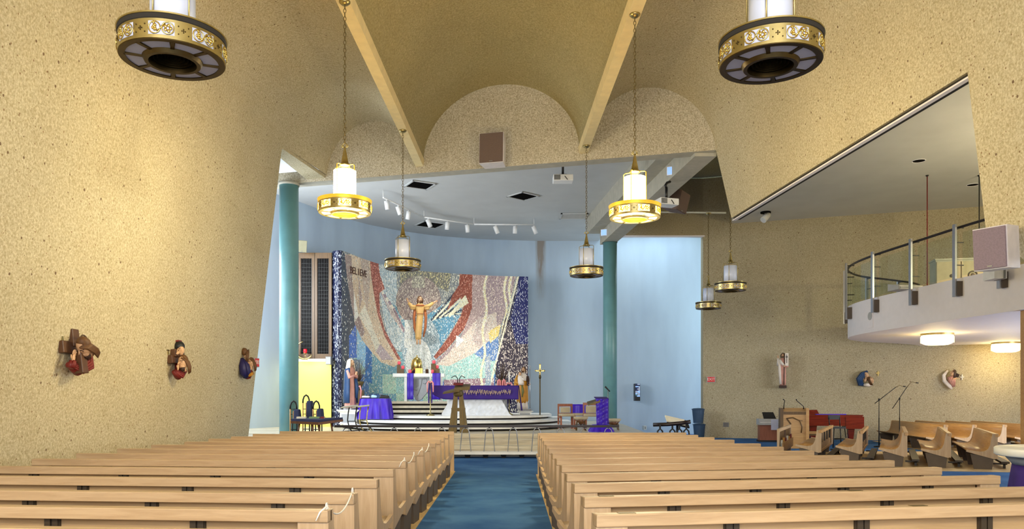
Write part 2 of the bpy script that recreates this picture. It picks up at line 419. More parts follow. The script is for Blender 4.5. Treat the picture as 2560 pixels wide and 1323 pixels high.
def rear_r(u, v):
    z = v*7.66; d = -6.5+u*14.1; return (XRS(d)+(7.66-z)*.117, d, z)
o = struct('wall_right_rear', MB().grid(rear_r, 10, 6, False), 'terrazzo', 'speckled plaster wall on the right behind the viewpoint'); solid(o, .3, 1)
# rear wall with a big window opening behind the viewpoint
mb = MB(); mb.box(-7, -5.4, -6.9, -6.5, 0, 10.6); mb.box(5.4, 8, -6.9, -6.5, 0, 10.6); mb.box(-5.4, 5.4, -6.9, -6.5, 8, 10.6); mb.box(-5.4, 5.4, -6.9, -6.5, 0, 1.2)
struct('wall_rear', mb, 'terrazzo', 'speckled plaster rear wall around the entrance window')
# bulkhead
mb = MB(); xa, xb = -5.1, 5.14; T = .42
xe = -7.4; mb.hexa([(xe, YB(xe), 7.66), (xa, YB(xa), 7.66), (xa, YB(xa)+T, 7.66), (xe, YB(xe)+T, 7.66)], [(xe, YB(xe), 7.98), (xa, YB(xa), 7.98), (xa, YB(xa)+T, 7.98), (xe, YB(xe)+T, 7.98)])
mb.hexa([(xa, YB(xa), 7.66), (xb, YB(xb), 7.66), (xb, YB(xb)+T, 7.66), (xa, YB(xa)+T, 7.66)], [(xa, YB(xa), 10.4), (xb, YB(xb), 10.4), (xb, YB(xb)+T, 10.4), (xa, YB(xa)+T, 10.4)])
o = struct('wall_bulkhead', mb, 'terrazzo_bulkhead', 'pale speckled wall above the sanctuary with three arched tops')
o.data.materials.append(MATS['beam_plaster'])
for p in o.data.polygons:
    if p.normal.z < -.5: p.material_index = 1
# springing beam of the left vault, carried past the end of the left wall
mb = MB(); e = 19.25
mb.hexa([(XLS(e)+.0, e, 7.74), (XLS(21.9)+.02, 22.3, 7.74), (XLS(21.9)-.6, 22.3, 7.74), (XLS(e)-.34, e, 7.74)][::-1], [(XLS(e)+.0, e, 7.84), (XLS(21.9)+.02, 22.3, 7.84), (XLS(21.9)-.5, 22.3, 7.84), (XLS(e)-.34, e, 7.84)][::-1])
struct('trim_5', mb, 'terrazzo', 'short plaster edge beam carrying the left vault to the bulkhead')
# side beam from bulkhead to right column
def beam(name, pts, mat, lab):
    mb = MB(); (xa, ya), (xb, yb), w0, w1, z0, z1 = pts
    mb.hexa([(xa+w0, ya, z0), (xa+w1, ya, z0), (xb+w1, yb, z0), (xb+w0, yb, z0)], [(xa+w0, ya, z1), (xa+w1, ya, z1), (xb+w1, yb, z1), (xb+w0, yb, z1)]); return struct(name, mb, mat, lab)
beam('trim_6', ((5.0, 19.3), (4.0, 30.4), -.32, .22, 7.58, 8.75), 'beam_plaster', 'deep plaster beam running back from the bulkhead to the right teal column')
beam('trim_7', ((4.55, 19.6), (3.55, 30.6), -.35, .22, 8.05, 8.75), 'beam_plaster', 'stepped upper ledge of the plaster beam on the right')
# sanctuary ceiling
mb = MB(); pl = [(-12, YB(-12)+.2), (5.0, YB(5.0)+.2), (4.2, 31.0), (4.2, 36.5), (-12, 36.5)]
mb.prism([(p[0], p[1]) for p in pl], 8.7, 8.9, 'z'); struct('ceiling', mb, 'ceiling_plaster', 'flat pale grey sanctuary ceiling')
# roof closing everything
struct('ceiling_roof', MB().box(-13, 22, -7, 37.5, 10.6, 10.8), 'terrazzo_vault', 'high roof slab above the vaults')
# blue curved back wall
BW = [(-11.0, 18.6), (-10.0, 22.0), (-8.7, 25.6), (-7.46, 28.2), (-6.5, 30.5), (-5.6, 31.9), (-4.45, 33.1), (-3.0, 34.1), (-1.14, 34.8), (.3, 35.05), (1.45, 35.2), (3.5, 35.2), (4.3, 35.1), (11.5, 34.6)]
mb = MB(); mb.ringloft([[(x, y, 0) for x, y in BW], [(x, y, 9.6) for x, y in BW]], cap=False, closed=False)
o = struct('wall_back', mb, 'blue_wall', 'pale blue curved rear wall of the sanctuary with a brown water stain')
# side chapel wall to the left (closes the chapel behind the left wall)
mb = MB(); mb.box(-11.2, -6.8, 18.2, 18.6, 0, 3.0); mb.box(-11.2, -10.0, 18.2, 18.6, 3, 9); struct('wall_chapel', mb, 'blue_wall', 'pale blue side chapel wall behind the left nave wall')
# transept back wall (terrazzo), with lintel over the blue recess
WX0, WY0, WS = 8.0, 31.6, -.331
def WY(x): return WY0+WS*(x-WX0)
mb = MB(); T = .35
mb.hexa([(WX0, WY(WX0), 0), (21, WY(21), 0), (21, WY(21)+T, 0), (WX0, WY(WX0)+T, 0)], [(WX0, WY(WX0), 10.5), (21, WY(21), 10.5), (21, WY(21)+T, 10.5), (WX0, WY(WX0)+T, 10.5)])
struct('wall_transept', mb, 'terrazzo_transept', 'broad speckled pebble wall at the back of the right transept')
mb = MB(); mb.hexa([(4.1, WY0, 8.2), (WX0, WY0, 8.2), (WX0, WY0+.35, 8.2), (4.1, WY0+.35, 8.2)], [(4.1, WY0, 10.5), (WX0, WY0, 10.5), (WX0, WY0+.35, 10.5), (4.1, WY0+.35, 10.5)])
struct('wall_lintel', mb, 'terrazzo_transept', 'speckled lintel wall above the blue recess')
struct('trim_8', MB().box(4.15, WX0+.06, WY0-.03, WY0+.2, 8.14, 8.2), 'white_paint', 'thin pale edge along the bottom of the lintel')
struct('wall_transept_side', MB().box(20.6, 21, 8, 30, 0, 10.5), 'terrazzo_transept', 'far right transept wall')
mb = MB(); mb.box(6.9, 21, 6.6, 7.2, 0, 10.5); struct('wall_transept_rear', mb, 'terrazzo_transept', 'transept wall toward the entrance')
# transept soffit
mb = MB(); pl = [(7.4, 7.2), (20.8, 7.2), (20.8, WY(20.8)), (9.05, WY(9.05)), (7.0, 24.0), (7.0, 12)]
mb.prism(pl, 8.60, 8.75, 'z'); struct('ceiling_transept', mb, 'soffit_plaster', 'smooth grey ceiling above the balcony')
# columns
for px, d, lab in ((722.5, 22.0, 'round teal column beside the dark wood screen on the left'), (1525, 30.0, 'round teal column beside the pale blue recess on the right')):
    t = thing('column', lab, 'column', (PX(px, d), d, 0), 0, 'teal columns')
    mb = MB().lathe([(.265, 0), (.265, 7.62)], 40); mb.obj('shaft', 'teal_paint', t)
    MB().lathe([(.29, 7.58), (.29, 7.66)], 32).obj('cap', 'beam_plaster', t)
# marble platform and steps
def slab(name, pl, z0, z1, mat, lab=None, bevel=True):
    o = struct(name, MB().prism(pl, z0, z1, 'z'), mat, lab); return o
slab('floor_platform', [(-9.5, 22.05), (4.04, 22.05), (4.55, 30.3), (4.55, 35), (-9.5, 35)], .0, .59, 'travertine', 'beige marble platform of the sanctuary')
slab('floor_platform_left', [(-6.5, 20.3), (-4.72, 20.3), (-4.72, 22.06), (-6.5, 22.06)], .0, .589, 'travertine', 'forward part of the marble platform beneath the navy chairs')
for i, (y, z) in enumerate(((21.22, .30), (21.64, .45))):
    slab('floor_step', [(-6.2, y), (4.0, y), (4.05, 22.1), (-6.2, 22.1)], .0, z, 'travertine', 'beige marble step in front of the sanctuary platform, %s' % ('lower one' if i == 0 else 'upper one'))
# floating dais steps with dark shadow gaps
def dais(b, a, c=(-1.75, 30.0), n=40, back=31.6, p=2.4):
    pts = []
    for i in range(n+1):
        t = PI+PI*i/n; cx, sy = math.cos(t), math.sin(t)
        pts.append((c[0]+a*math.copysign(abs(cx)**(2/p), cx), c[1]+b*math.copysign(abs(sy)**(2/p), sy)))
    return pts+[(c[0]+a, back), (c[0]-a, back)]
for i, (b, a, z) in enumerate(((6.6, 4.25, .73), (5.4, 3.85, .87), (4.1, 3.5, 1.0))):
    slab('floor_dais', dais(b, a), z-.075, z, 'white_marble', 'curved white marble step of the dais, %s' % ('lowest', 'middle', 'highest')[i])
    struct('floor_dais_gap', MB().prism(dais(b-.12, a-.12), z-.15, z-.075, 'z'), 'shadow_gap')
for i, (y, z) in enumerate(((28.5, 1.16), (28.9, 1.32), (29.3, 1.48))):
    struct('floor_altar_step', MB().box(-4.95, -1.7, y, 31.0, z-.09, z), 'beige_marble', 'beige step up to the high altar, %s' % ('lowest', 'middle', 'highest')[i])
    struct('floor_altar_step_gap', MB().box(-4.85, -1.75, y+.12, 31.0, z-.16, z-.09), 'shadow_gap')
# ------------------------------------------------------------------ balcony
BAL = [(11.6, 9.0), (11.5, 13), (11.4, 17.3), (11.18, 19.2), (11.0, 21.1), (10.84, 22.9), (10.86, 24.2), (11.1, 25.3), (11.6, 26.2), (12.4, 27.0), (13.5, 27.6), (14.8, 28.4), (15.4, 29.0)]
def smooth_path(pts, k=5):
    out = []
    for i in range(len(pts)-1):
        p0 = Vector(pts[max(i-1, 0)]); p1 = Vector(pts[i]); p2 = Vector(pts[i+1]); p3 = Vector(pts[min(i+2, len(pts)-1)])
        for j in range(k):
            t = j/k; out.append(.5*((2*p1)+(-p0+p2)*t+(2*p0-5*p1+4*p2-p3)*t*t+(-p0+3*p1-3*p2+p3)*t**3))
    out.append(Vector(pts[-1])); return out
BP = smooth_path([Vector((x, y, 0)) for x, y in BAL], 4)
poly = [(p.x, p.y) for p in BP]+[(20.6, 27.2), (20.6, 9.0)]
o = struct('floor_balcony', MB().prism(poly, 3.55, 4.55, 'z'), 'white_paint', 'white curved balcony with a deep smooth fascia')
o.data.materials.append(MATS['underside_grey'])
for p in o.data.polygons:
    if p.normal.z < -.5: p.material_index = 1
# ================================================================== PEWS
ENDP = [(0, .86), (.055, .86), (.075, .72), (.10, .58), (.14, .49), (.20, .445), (.28, .43), (.40, .445), (.55, .475), (.555, .425), (.30, .345), (.0, .255)]
INNER = [(.02, .84), (.045, .84), (.062, .72), (.088, .58), (.128, .475), (.19, .43), (.28, .415), (.40, .43), (.535, .46), (.535, .435), (.40, .405), (.28, .39), (.18, .40), (.105, .45), (.065, .57), (.04, .72)]
ME = {}
def shared(key, fn, mat):
    if key not in ME: ME[key] = fn().mesh(key.split('|')[0], mat)
    return ME[key]
def place(name, me, parent, loc=(0, 0, 0), rot=None):
    o = link(name, me, parent); o.location = loc
    if rot: o.rotation_euler = rot
    return o
ORD = ['nearest', 'second', 'third', 'fourth', 'fifth', 'sixth', 'seventh', 'eighth', 'ninth', 'tenth', 'eleventh', 'twelfth', 'thirteenth']
def pew(loc, rz, L, label, group, zs=1.0, oak='oak', back=True, plaques=(), kneel=True, brk0=.75):
    t = thing('pew', label, 'pew', loc, rz, group); t.scale = (1, 1, zs)
    MB().prism(INNER, .03, L-.03, 'x', True).obj('seat', oak if oak != 'oak' else 'oak_panel', t)
    em = shared('end_panel|'+oak, lambda: MB().prism(ENDP, 0, .035, 'x'), 'oak_up')
    place('end_panel', em, t); place('end_panel', em, t, (L-.035, 0, 0))
    bev(MB().box(0, L, -.06, .03, .785, .862).obj('top_rail', oak, t), .006)
    sm = shared('stile|', lambda: MB().box(0, .2, -.045, .0, .27, .785), 'oak_up')
    place('stile', sm, t); place('stile', sm, t, (L-.2, 0, 0))
    MB().box(.2, L-.2, .016, .03, .30, .785).obj('back_panel', 'oak_panel', t)
    MB().box(.2, L-.2, -.028, .0, .26, .32).obj('bottom_rail', oak, t)
    n = max(2, round((L-1.1)/1.12)+1)
    bm = shared('bracket|', lambda: MB().box(-.05, .05, -.004, .016, .5, .786).box(-.045, -.005, -.02, -.004, .52, .786).box(.008, .045, -.016, -.004, .5, .786), 'bracket_dark')
    for i in range(n): place('bracket', bm, t, (brk0+i*(L-1.5)/(n-1), 0, 0))
    pm = shared('pedestal|', lambda: MB().hexa([(-.04, .06, 0), (.04, .06, 0), (.04, .40, 0), (-.04, .40, 0)], [(-.04, .02, .33), (.04, .02, .33), (.04, .47, .37), (-.04, .47, .37)]), 'pedestal_taupe')
    k = max(2, round(L/1.6)+1)
    for i in range(k): place('pedestal', pm, t, (.08+i*(L-.16)/(k-1), 0, 0))
    if kneel:
        kn = MB().box(.25, L-.25, -.3, -.14, .14, .19).obj('kneeler', 'bracket_dark', t)
        la = shared('kneeler_arm|', lambda: MB().box(-.02, .02, -.28, -.01, .10, .14).box(-.02, .02, -.25, -.2, 0, .14), 'bracket_dark')
        for x in (.5, L-.5): place('arm', la, kn, (x, 0, 0))
    for x in plaques:
        pq = shared('plaque|', lambda: MB().box(0, .11, -.03, .02, .862, .8645), 'bronze'); place('plaque', pq, t, (x, 0, 0))
    return t
LD = [4.97, 5.81, 6.83, 7.82, 8.79, 9.70, 10.66, 11.57, 12.45, 13.40, 14.20, 15.30]
LO = [-5.58, -5.57, -5.56, -5.55, -5.54, -5.52, -5.47, -5.40, -5.25, -5.22, -5.10, -5.05]
RD = [4.79, 5.63, 6.50, 7.37, 8.30, 9.20, 10.10, 11.04, 11.92, 13.10, 14.00, 14.97]
RX = [.543, .554, .560, .567, .585, .590, .600, .605, .615, .635, .646, .650]
RO = [4.70, 4.60, 4.52, 4.466, 4.43, 4.27, 4.166, 4.06, 4.0, 3.91, 3.80, 3.74]
RS = [.165, .17, .175, .175, .17, .155, .14, .12, .11, .09, .08, .08]
G1, G2 = 'oak pews left of the aisle', 'oak pews right of the aisle'
def left_pew(d, xo, lab, brk):
    s = .088; xi = -1.115; L = (xi-xo)*math.sqrt(1+s*s)
    return pew((xo, d+s*(xi-xo), .012), -math.atan(s), L, lab, G1, brk0=brk)
left_pew(4.17, -5.58, 'light oak pew at the bottom left corner, closest of all, only its top edge showing', .75)
for i in range(12):
    left_pew(LD[i], LO[i], 'light oak pew left of the blue aisle, %s row counted from the camera' % ORD[i], (.62, .9, .75)[i % 3])
for i in range(12):
    s = RS[i]; L = (RO[i]-RX[i])*math.sqrt(1+s*s)
    pew((RX[i], RD[i], .012), math.atan(s), L, 'light oak pew right of the blue aisle, %s row counted from the camera' % ORD[i], G2,
        plaques=((.15, 2.15) if i == 0 else (.12, 2.1) if i == 1 else ()), brk0=(.9, .7, .8)[i % 3])
# solid front screens
def screen(loc, rz, L, lab):
    t = thing('pew_screen', lab, 'screen', loc, rz, 'front screens of the pew blocks')
    bev(MB().box(0, L, -.03, .03, .78, .86).obj('top_rail', 'oak', t), .005)
    for x in (0, L-.12): MB().box(x, x+.12, -.025, .025, 0, .78).obj('stile', 'oak_up', t)
    n = 3
    for i in range(n): MB().box(.12+i*(L-.24)/n, .12+(i+1)*(L-.24)/n-.02, -.01, .012, .06, .78).obj('panel', 'oak_panel', t)
    MB().box(.12, L-.12, -.02, .02, 0, .06).obj('bottom_rail', 'oak', t)
screen((-4.9, 16.95, .012), -.03, 3.79, 'light oak front screen before the left block of pews')
screen((.66, 16.05, .012), .08, 3.12, 'light oak front screen before the right block of pews')
# ribbons tied between pew ends
def ribbon(a, b, sag, lab):
    a, b = Vector(a), Vector(b); pts = [a.lerp(b, i/10)-Vector((0, 0, sag*4*(i/10)*(1-i/10))) for i in range(11)]
    t = thing('ribbon', lab, 'ribbon', a, 0, 'ribbons roping off the left pews')
    MB().tube([p-a for p in pts], .0055, 6).obj('cord', 'ribbon_white', t)
    for q in (a, b):
        MB().torus((q-a), .022, .005, 'x', 10, 5).obj('knot', 'ribbon_white', t)
    MB().tube([(0, -.02, 0), (-.03, -.06, -.03), (-.05, -.08, -.08)], [.007, .006, .003], 6).obj('tail', 'ribbon_white', t)
ribbon((-1.14, 4.97, .893), (-1.14, 5.81, .893), .1, 'white ribbon tied from the first to the second left pew end')
ribbon((-1.14, 8.79, .893), (-1.14, 9.70, .893), .07, 'white ribbon tied between the fifth and sixth left pew ends')
ribbon((-1.14, 10.66, .893), (-1.14, 11.57, .893), .07, 'white ribbon tied between the seventh and eighth left pew ends')
# choir pews in the right transept, fanned toward the altar
CH = [((7.74, 19.25), (9.6, 23.0)), ((8.55, 18.8), (10.36, 22.4)), ((9.17, 17.9), (11.2, 22.0)), ((10.0, 17.6), (12.07, 21.7)), ((10.8, 17.2), (12.6, 20.9)), ((12.3, 16.9), (14.1, 20.6))]
CL = ['choir pew seen from behind, second from the wooden lectern', 'choir pew with a vertical end panel just right of the piano leg', 'choir pew with pale sculpted end panel under the microphone stands',
      'choir pew with pale sculpted end, between two others by the tan floor strip', 'choir pew with pale sculpted end nearest the white font table', 'choir pew half hidden behind the white font table']
for (a, b), lab in zip(CH, CL):
    a, b = Vector(a), Vector(b); v = b-a; L = v.length
    pew((a.x, a.y, 0), math.atan2(v.y, v.x), L, lab, 'choir pews fanned toward the altar', zs=.93, oak='oak_choir')
for i, x in enumerate((13.1, 13.95, 14.85, 15.75)):
    a, b = Vector((x, 23.2)), Vector((x+.85, 28.1)); v = b-a
    if i >= 2: b = a+v*.9; v = b-a
    pew((a.x, a.y, 0), math.atan2(v.y, v.x), v.length, 'golden oak pew facing left by the pebble wall, %s from the microphones' % ('first', 'second', 'third', 'fourth')[i], 'pews along the transept wall', zs=.93, oak='oak_choir')
a, b = Vector((6.85, 19.6)), Vector((8.35, 22.9)); v = b-a
t = thing('book_screen', 'wooden choir screen with book pockets holding hymn books', 'screen', (a.x, a.y, 0), math.atan2(v.y, v.x))
L = v.length
MB().box(0, L, -.03, .03, .74, .82).obj('top_rail', 'oak', t); MB().box(0, .1, -.03, .03, 0, .74).obj('stile', 'oak_up', t); MB().box(L-.1, L, -.03, .03, 0, .74).obj('stile', 'oak_up', t)
MB().box(L/2-.05, L/2+.05, -.028, .02, .05, .74).obj('stile', 'walnut', t); MB().box(.1, L-.1, .0, .02, .05, .74).obj('back_panel', 'oak_dark', t)
pk = MB().box(.15, L-.15, -.1, -.085, .22, .46).box(.15, L-.15, -.1, 0, .21, .225).obj('book_pocket', 'oak_choir', t)
for i in range(6):
    x = .3+i*(L-.8)/5
    MB().box(x, x+.2, -.07, -.03, .23, .52+.04*(i % 2)).obj('hymn_book', ('paper', 'robe_ochre', 'book_red')[i % 3], t)
pl = [(7.3, 18.2), (8.4, 17.2), (12.3, 16.4), (14.3, 20.4), (16.8, 22.6), (17.4, 28), (13.6, 28.9), (12.6, 23.2), (9.4, 23.4)]
struct('floor_choir', MB().prism(pl, 0, .01, 'z'), 'tan_floor', 'tan wooden floor strip beneath the choir pews')
# ================================================================== PENDANT LAMPS
R = .41
def pendant_parts(t, lit, ztop, detail):
    br, bd = ('brass_lit', 'brass') if lit else ('brass', 'brass_dark'); n = 56 if detail else 36
    # z=0 is the bottom of the drum
    fl = MB().flatlathe([(R+.004, .188), (R+.014, .190), (R+.014, .202), (.17, .207), (.17, .200), (R-.03, .19), (R+.004, .188)], n); fl.obj('top_flange', br if lit else 'brass', t)
    MB().flatlathe([(R-.004, .148), (R+.007, .154), (R+.007, .190)], n).obj('shadow_groove', 'brass_lit' if lit else 'shadow_gap', t)  # shade under the flange put in as a dark band, glowing when lit
    band = MB().flatlathe([(R-.02, .0), (R, .0), (R, .15), (R-.02, .15), (R-.02, .0)], n).obj('drum_band', 'brass', t)
    def onband(a, r, z): return Vector((r*math.cos(a), r*math.sin(a), z))
    NW = 8
    for k in range(NW):
        a0 = 2*PI*k/NW+.2; w = .235
        key = 'medallion_pane|%d%d' % (lit, 0)
        me = shared(key, lambda: MB().ringloft([[onband(-w+2*w*i/8, R+.001, .025) for i in range(9)], [onband(-w+2*w*i/8, R+.001, .128) for i in range(9)]], cap=False, closed=False), 'lamp_panel' if lit else 'frosted_pane')
        place('medallion_pane', me, t, rot=(0, 0, a0))
        def relief():
            mb = MB()
            for sgn in (-1, 1):
                ca = sgn*w*.5
                mb.tube([onband(ca+.105*math.cos(q*2*PI/14), R+.006, .076+.046*math.sin(q*2*PI/14)) for q in range(14)], .005, 5, closed=True)
            for q in range(7):   # grapes
                mb.ell(onband(-w*.5+.035*math.cos(q*2.4)*(q/7+.3), R+.007, .076+.03*math.sin(q*2.4)*(q/7+.3)), (.011, .011, .011), 6, 4)
            for q in range(5):   # leaf lobes
                mb.ell(onband(w*.5+.05*math.cos(q*1.257), R+.006, .076+.022*math.sin(q*1.257)), (.006, .014, .014), 6, 4)
            mb.tube([onband(-w*.3, R+.006, .045), onband(0, R+.008, .076), onband(w*.3, R+.006, .108)], .006, 5)
            return mb
        me = shared('vine_relief|%d' % lit, relief, 'brass_lit' if lit else 'gold')
        place('vine_relief', me, t, rot=(0, 0, a0))
        def cross():
            mb = MB()
            for da, dz in ((0, 0), (.03, 0), (-.03, 0), (0, .012), (0, -.012), (.09, .03), (-.09, .03), (.09, -.03), (-.09, -.03)): mb.ell(onband(da, R+.001, .076+dz), (.006, .006, .006), 6, 4)
            return mb
        me = shared('cross_stud|', cross, 'brass_dark'); place('cross_stud', me, t, rot=(0, 0, a0+PI/NW))
    # underside: ring frame, spokes, frosted panes
    MB().flatlathe([(R-.005, .0), (R-.005, -.006), (R-.055, -.006), (R-.055, .004)], n).obj('bottom_ring', bd, t)
    MB().flatlathe([(.185, .012), (.185, -.03), (.215, -.03), (.235, .008)], n).obj('louvre_collar', bd, t)
    me_p = shared('bottom_pane|%d' % lit, lambda: MB().ringloft([[onband(-.33+.66*i/8, .23, .003) for i in range(9)], [onband(-.33+.66*i/8, R-.05, .003) for i in range(9)]], cap=False, closed=False), 'lamp_panel' if lit else 'frosted_pane')
    me_s = shared('bottom_spoke|', lambda: MB().box(.22, R-.045, -.016, .016, -.006, .006), bd)
    for k in range(8):
        place('bottom_pane', me_p, t, rot=(0, 0, 2*PI*k/8)); place('bottom_spoke', me_s, t, rot=(0, 0, 2*PI*(k+.5)/8))
    MB().lathe([(.2, .10), (.001, .105)], 24, cap=False).obj('louvre_well', 'brass_lit' if lit else 'shadow_gap', t)
    MB().flatlathe([(.19, .0), (.19, .1)], 32).obj('louvre_wall', 'brass_lit' if lit else 'brass_dark', t)
    for r in (.03, .06, .09, .12, .15):
        MB().flatlathe([(r, -.005+.15*(.19-r)), (r, .03+.15*(.19-r))], 24).obj('louvre_ring', 'brass_lit' if lit else 'brass_dark', t)
    # glass cylinder, cage and cone
    MB().lathe([(.175, .20), (.175, .66)], 32, cap=True).obj('glass_cylinder', 'lamp_glow' if lit else 'frosted_glass', t)
    for k in range(4):
        a = PI/4+k*PI/2+.3; c, s_ = math.cos(a)*.19, math.sin(a)*.19
        MB().tube([(c, s_, .19), (c, s_, .73), (c*.85, s_*.85, .745), (c*.3, s_*.3, .75)], .007, 6).obj('cage_rod', br, t)
    MB().lathe([(.0, .735), (.085, .74), (.085, .765), (.062, .78), (.05, .84), (.028, .95), (.016, 1.02), (.016, 1.04)], 20).obj('cone', 'brass', t)
    MB().torus((0, 0, 1.07), .032, .008, 'y', 14, 6).torus((-.035, 0, 1.06), .018, .006, 'y', 10, 5).torus((.035, 0, 1.06), .018, .006, 'y', 10, 5).obj('trefoil_hook', 'brass', t)
    # chain
    z0 = 1.10; Lc = ztop-.05-z0; nl = int(Lc/.062)
    mb = MB()
    for k in range(nl):
        mb.torus((0, 0, z0+(k+.5)*Lc/nl), .02, .0055, 'y' if k % 2 else 'x', 8, 4, 1, 1.85*Lc/nl/.062)
    mb.obj('chain', 'chain_metal', t)
    MB().lathe([(.01, ztop-.06), (.05, ztop-.05), (.085, ztop-.02), (.09, ztop)], 20).obj('ceiling_canopy', 'brass', t)
LAMPS = [(432, 6.40, 4.358, 0, 'large unlit brass drum pendant lamp at the top left corner', 1),
         (862, 12.3, 4.507, 1, 'glowing brass drum pendant lamp hanging before the left arch', 1),
         (1007, 18.2, 4.61, 0, 'unlit brass drum pendant lamp just above the mosaic lettering', 0),
         (1926, 6.47, 4.354, 0, 'large unlit brass drum pendant lamp at the top right', 1),
         (1587, 12.7, 4.52, 1, 'glowing brass drum pendant lamp hanging before the right arch', 1),
         (1466, 19.3, 4.62, 0, 'unlit brass drum pendant lamp left of the right teal column', 0),
         (1826, 21.0, 4.49, 0, 'small unlit pendant lamp before the pebble wall, the higher of the two', 0),
         (1771, 25.8, 4.56, 0, 'small unlit pendant lamp before the pebble wall, the lower of the two', 0)]
for i, (px, d, z, lit, lab, det) in enumerate(LAMPS):
    x = PX(px, d); ztop = (ZC-.06 if i < 6 else 10.6 if i == 6 else 7.72)
    t = thing('pendant_lamp', lab, 'lamp', (x, d, z), 0, 'brass drum pendant lamps on chains')
    pendant_parts(t, lit, ztop-z, det)
    if lit:
        for nm, dz, e, rr in (('lamp_bulb', .43, 260, .17),):
            l = bpy.data.lights.new(nm, 'POINT'); l.energy = e; l.color = (1, .86, .53); l.shadow_soft_size = .3
            lo = bpy.data.objects.new(nm, l); COL.objects.link(lo); lo.location = (x, d, z-.42)
# added lit pendant, out of view, to brighten the transept ceiling
t = thing('pendant_lamp', 'added unseen glowing brass drum pendant lamp over the balcony beyond the right pier', 'lamp', (15.5, 17.5, 5.9), 0, 'brass drum pendant lamps on chains'); pendant_parts(t, 1, 2.7, 0)
l = bpy.data.lights.new('lamp_bulb', 'POINT'); l.energy = 750; l.color = (1, .86, .55); l.shadow_soft_size = .3
lo = bpy.data.objects.new('lamp_bulb', l); COL.objects.link(lo); lo.location = (15.5, 17.5, 5.4)
# added pair of unseen lit pendants, top lighting the near pews
for x in (-2.9, 2.3):
    t = thing('pendant_lamp', 'added unseen glowing brass drum pendant lamp behind the viewpoint, %s of the aisle' % ('left' if x < 0 else 'right'), 'lamp', (x, .3, 4.34), 0, 'brass drum pendant lamps on chains'); pendant_parts(t, 1, ZC-.06-4.34, 0)
    l = bpy.data.lights.new('lamp_bulb', 'POINT'); l.energy = 300; l.color = (1, .89, .66); l.shadow_soft_size = .3
    lo = bpy.data.objects.new('lamp_bulb', l); COL.objects.link(lo); lo.location = (x, .3, 3.92)
# tie rod that carries the far pendant
t = thing('tie_rod', 'thin pale metal tie rod crossing above the blue recess', 'rod', (4.3, 25.6, 7.72))
MB().tube([(0, 0, 0), (3.0, .25, .02)], .03, 8).obj('rod', 'plug', t)
# ================================================================== BALCONY FITTINGS
t = thing('balcony_railing', 'curved balcony railing with steel posts, dark handrail and glass panels', 'railing', (11, 21, 4.55))
o0 = Vector((11, 21, 0)); 
def bal_pt(target_px=None, s=None):
    pass
# arc length parameter along the balcony edge
cum = [0]
for a, b in zip(BP, BP[1:]): cum.append(cum[-1]+(b-a).length)
def at_s(s):
    for i in range(len(cum)-1):
        if cum[i+1] >= s: 
            k = (s-cum[i])/(cum[i+1]-cum[i]); p = BP[i].lerp(BP[i+1], k); tg = (BP[i+1]-BP[i]).normalized(); return p, tg
    return BP[-1], (BP[-1]-BP[-2]).normalized()
def s_of_px(px):
    best = None
    for k in range(2000):
        s = 5+k*(cum[-1]-5)/2000; p, tg = at_s(s); n = Vector((-tg.y, tg.x, 0)); q = p+n*.14
        e = abs(CX+q.x/q.y*F-px)
        if best is None or e < best[0]-.01: best = (e, s)
        if q.y > 24.6: break
    return best[1]
S = [s_of_px(px) for px in (2500, 2388, 2278, 2183)]
st = (S[-1]-S[-2]); S.append(S[-1]+1.9); S.append(S[-1]+1.5)
while S[-1]+1.75 < cum[-1]-.2: S.append(S[-1]+1.75)
S.insert(0, S[0]-2); 
hand = [];
for k in range(61):
    s = S[0]-1+k*(cum[-1]-.1-S[0]+1)/60; p, tg = at_s(s); hand.append(p+Vector((0, 0, 5.80))-o0-Vector((0, 0, 4.55)))
MB().tube(hand, .035, 8).obj('handrail', 'rail_dark', t)
for i, s in enumerate(S):
    p, tg = at_s(s); n = Vector((-tg.y, tg.x, 0)); M = Matrix((tg, n, Vector((0, 0, 1)))).transposed(); q = p-o0-Vector((0, 0, 4.55))
    po = MB().obox(q+n*.16+Vector((0, 0, 4.97)), (.1, .05, 1.78), M).obj('post', 'steel', t)
    MB().obox(q+n*.07+Vector((0, 0, 4.28)), (.16, .14, .36), M).obj('bracket', 'pedestal_taupe', po)
    for z in (5.78, 5.42, 4.86): MB().obox(q+n*.04+Vector((0, 0, z)), (.025, .24, .025), M).obj('arm', 'black_metal', po)
for i in range(len(S)-1):
    m = 5; q = []
    for k in range(m+1):
        s = S[i]+.07+(S[i+1]-S[i]-.14)*k/m; p, tg = at_s(s); q.append(p-o0-Vector((0, 0, 4.55)))
    o = MB().ringloft([[v+Vector((0, 0, 4.60)) for v in q], [v+Vector((0, 0, 5.66)) for v in q]], cap=False, closed=False).obj('glass_panel', 'rail_glass', t)
# flush round speaker in the fascia
p, tg = at_s(s_of_px(2165)); n = Vector((-tg.y, tg.x, 0)); M = Matrix((tg, Vector((0, 0, 1)), -n)).transposed()
q = p+n*.0+Vector((0, 0, 3.98))
t = thing('wall_speaker', 'small round speaker in a square plate on the balcony fascia', 'speaker', q, math.atan2(tg.y, tg.x)-PI)
MB().box(-.16, .16, -.02, .0, -.3, .26).obj('plate', 'white_paint', t)
c = MB(); c.ringloft([[(.12*math.cos(k*2*PI/20), -.03, .05+.12*math.sin(k*2*PI/20)) for k in range(20)], [(.12*math.cos(k*2*PI/20), -.02, .05+.12*math.sin(k*2*PI/20)) for k in range(20)]]); c.obj('grille', 'vent_pale', t)
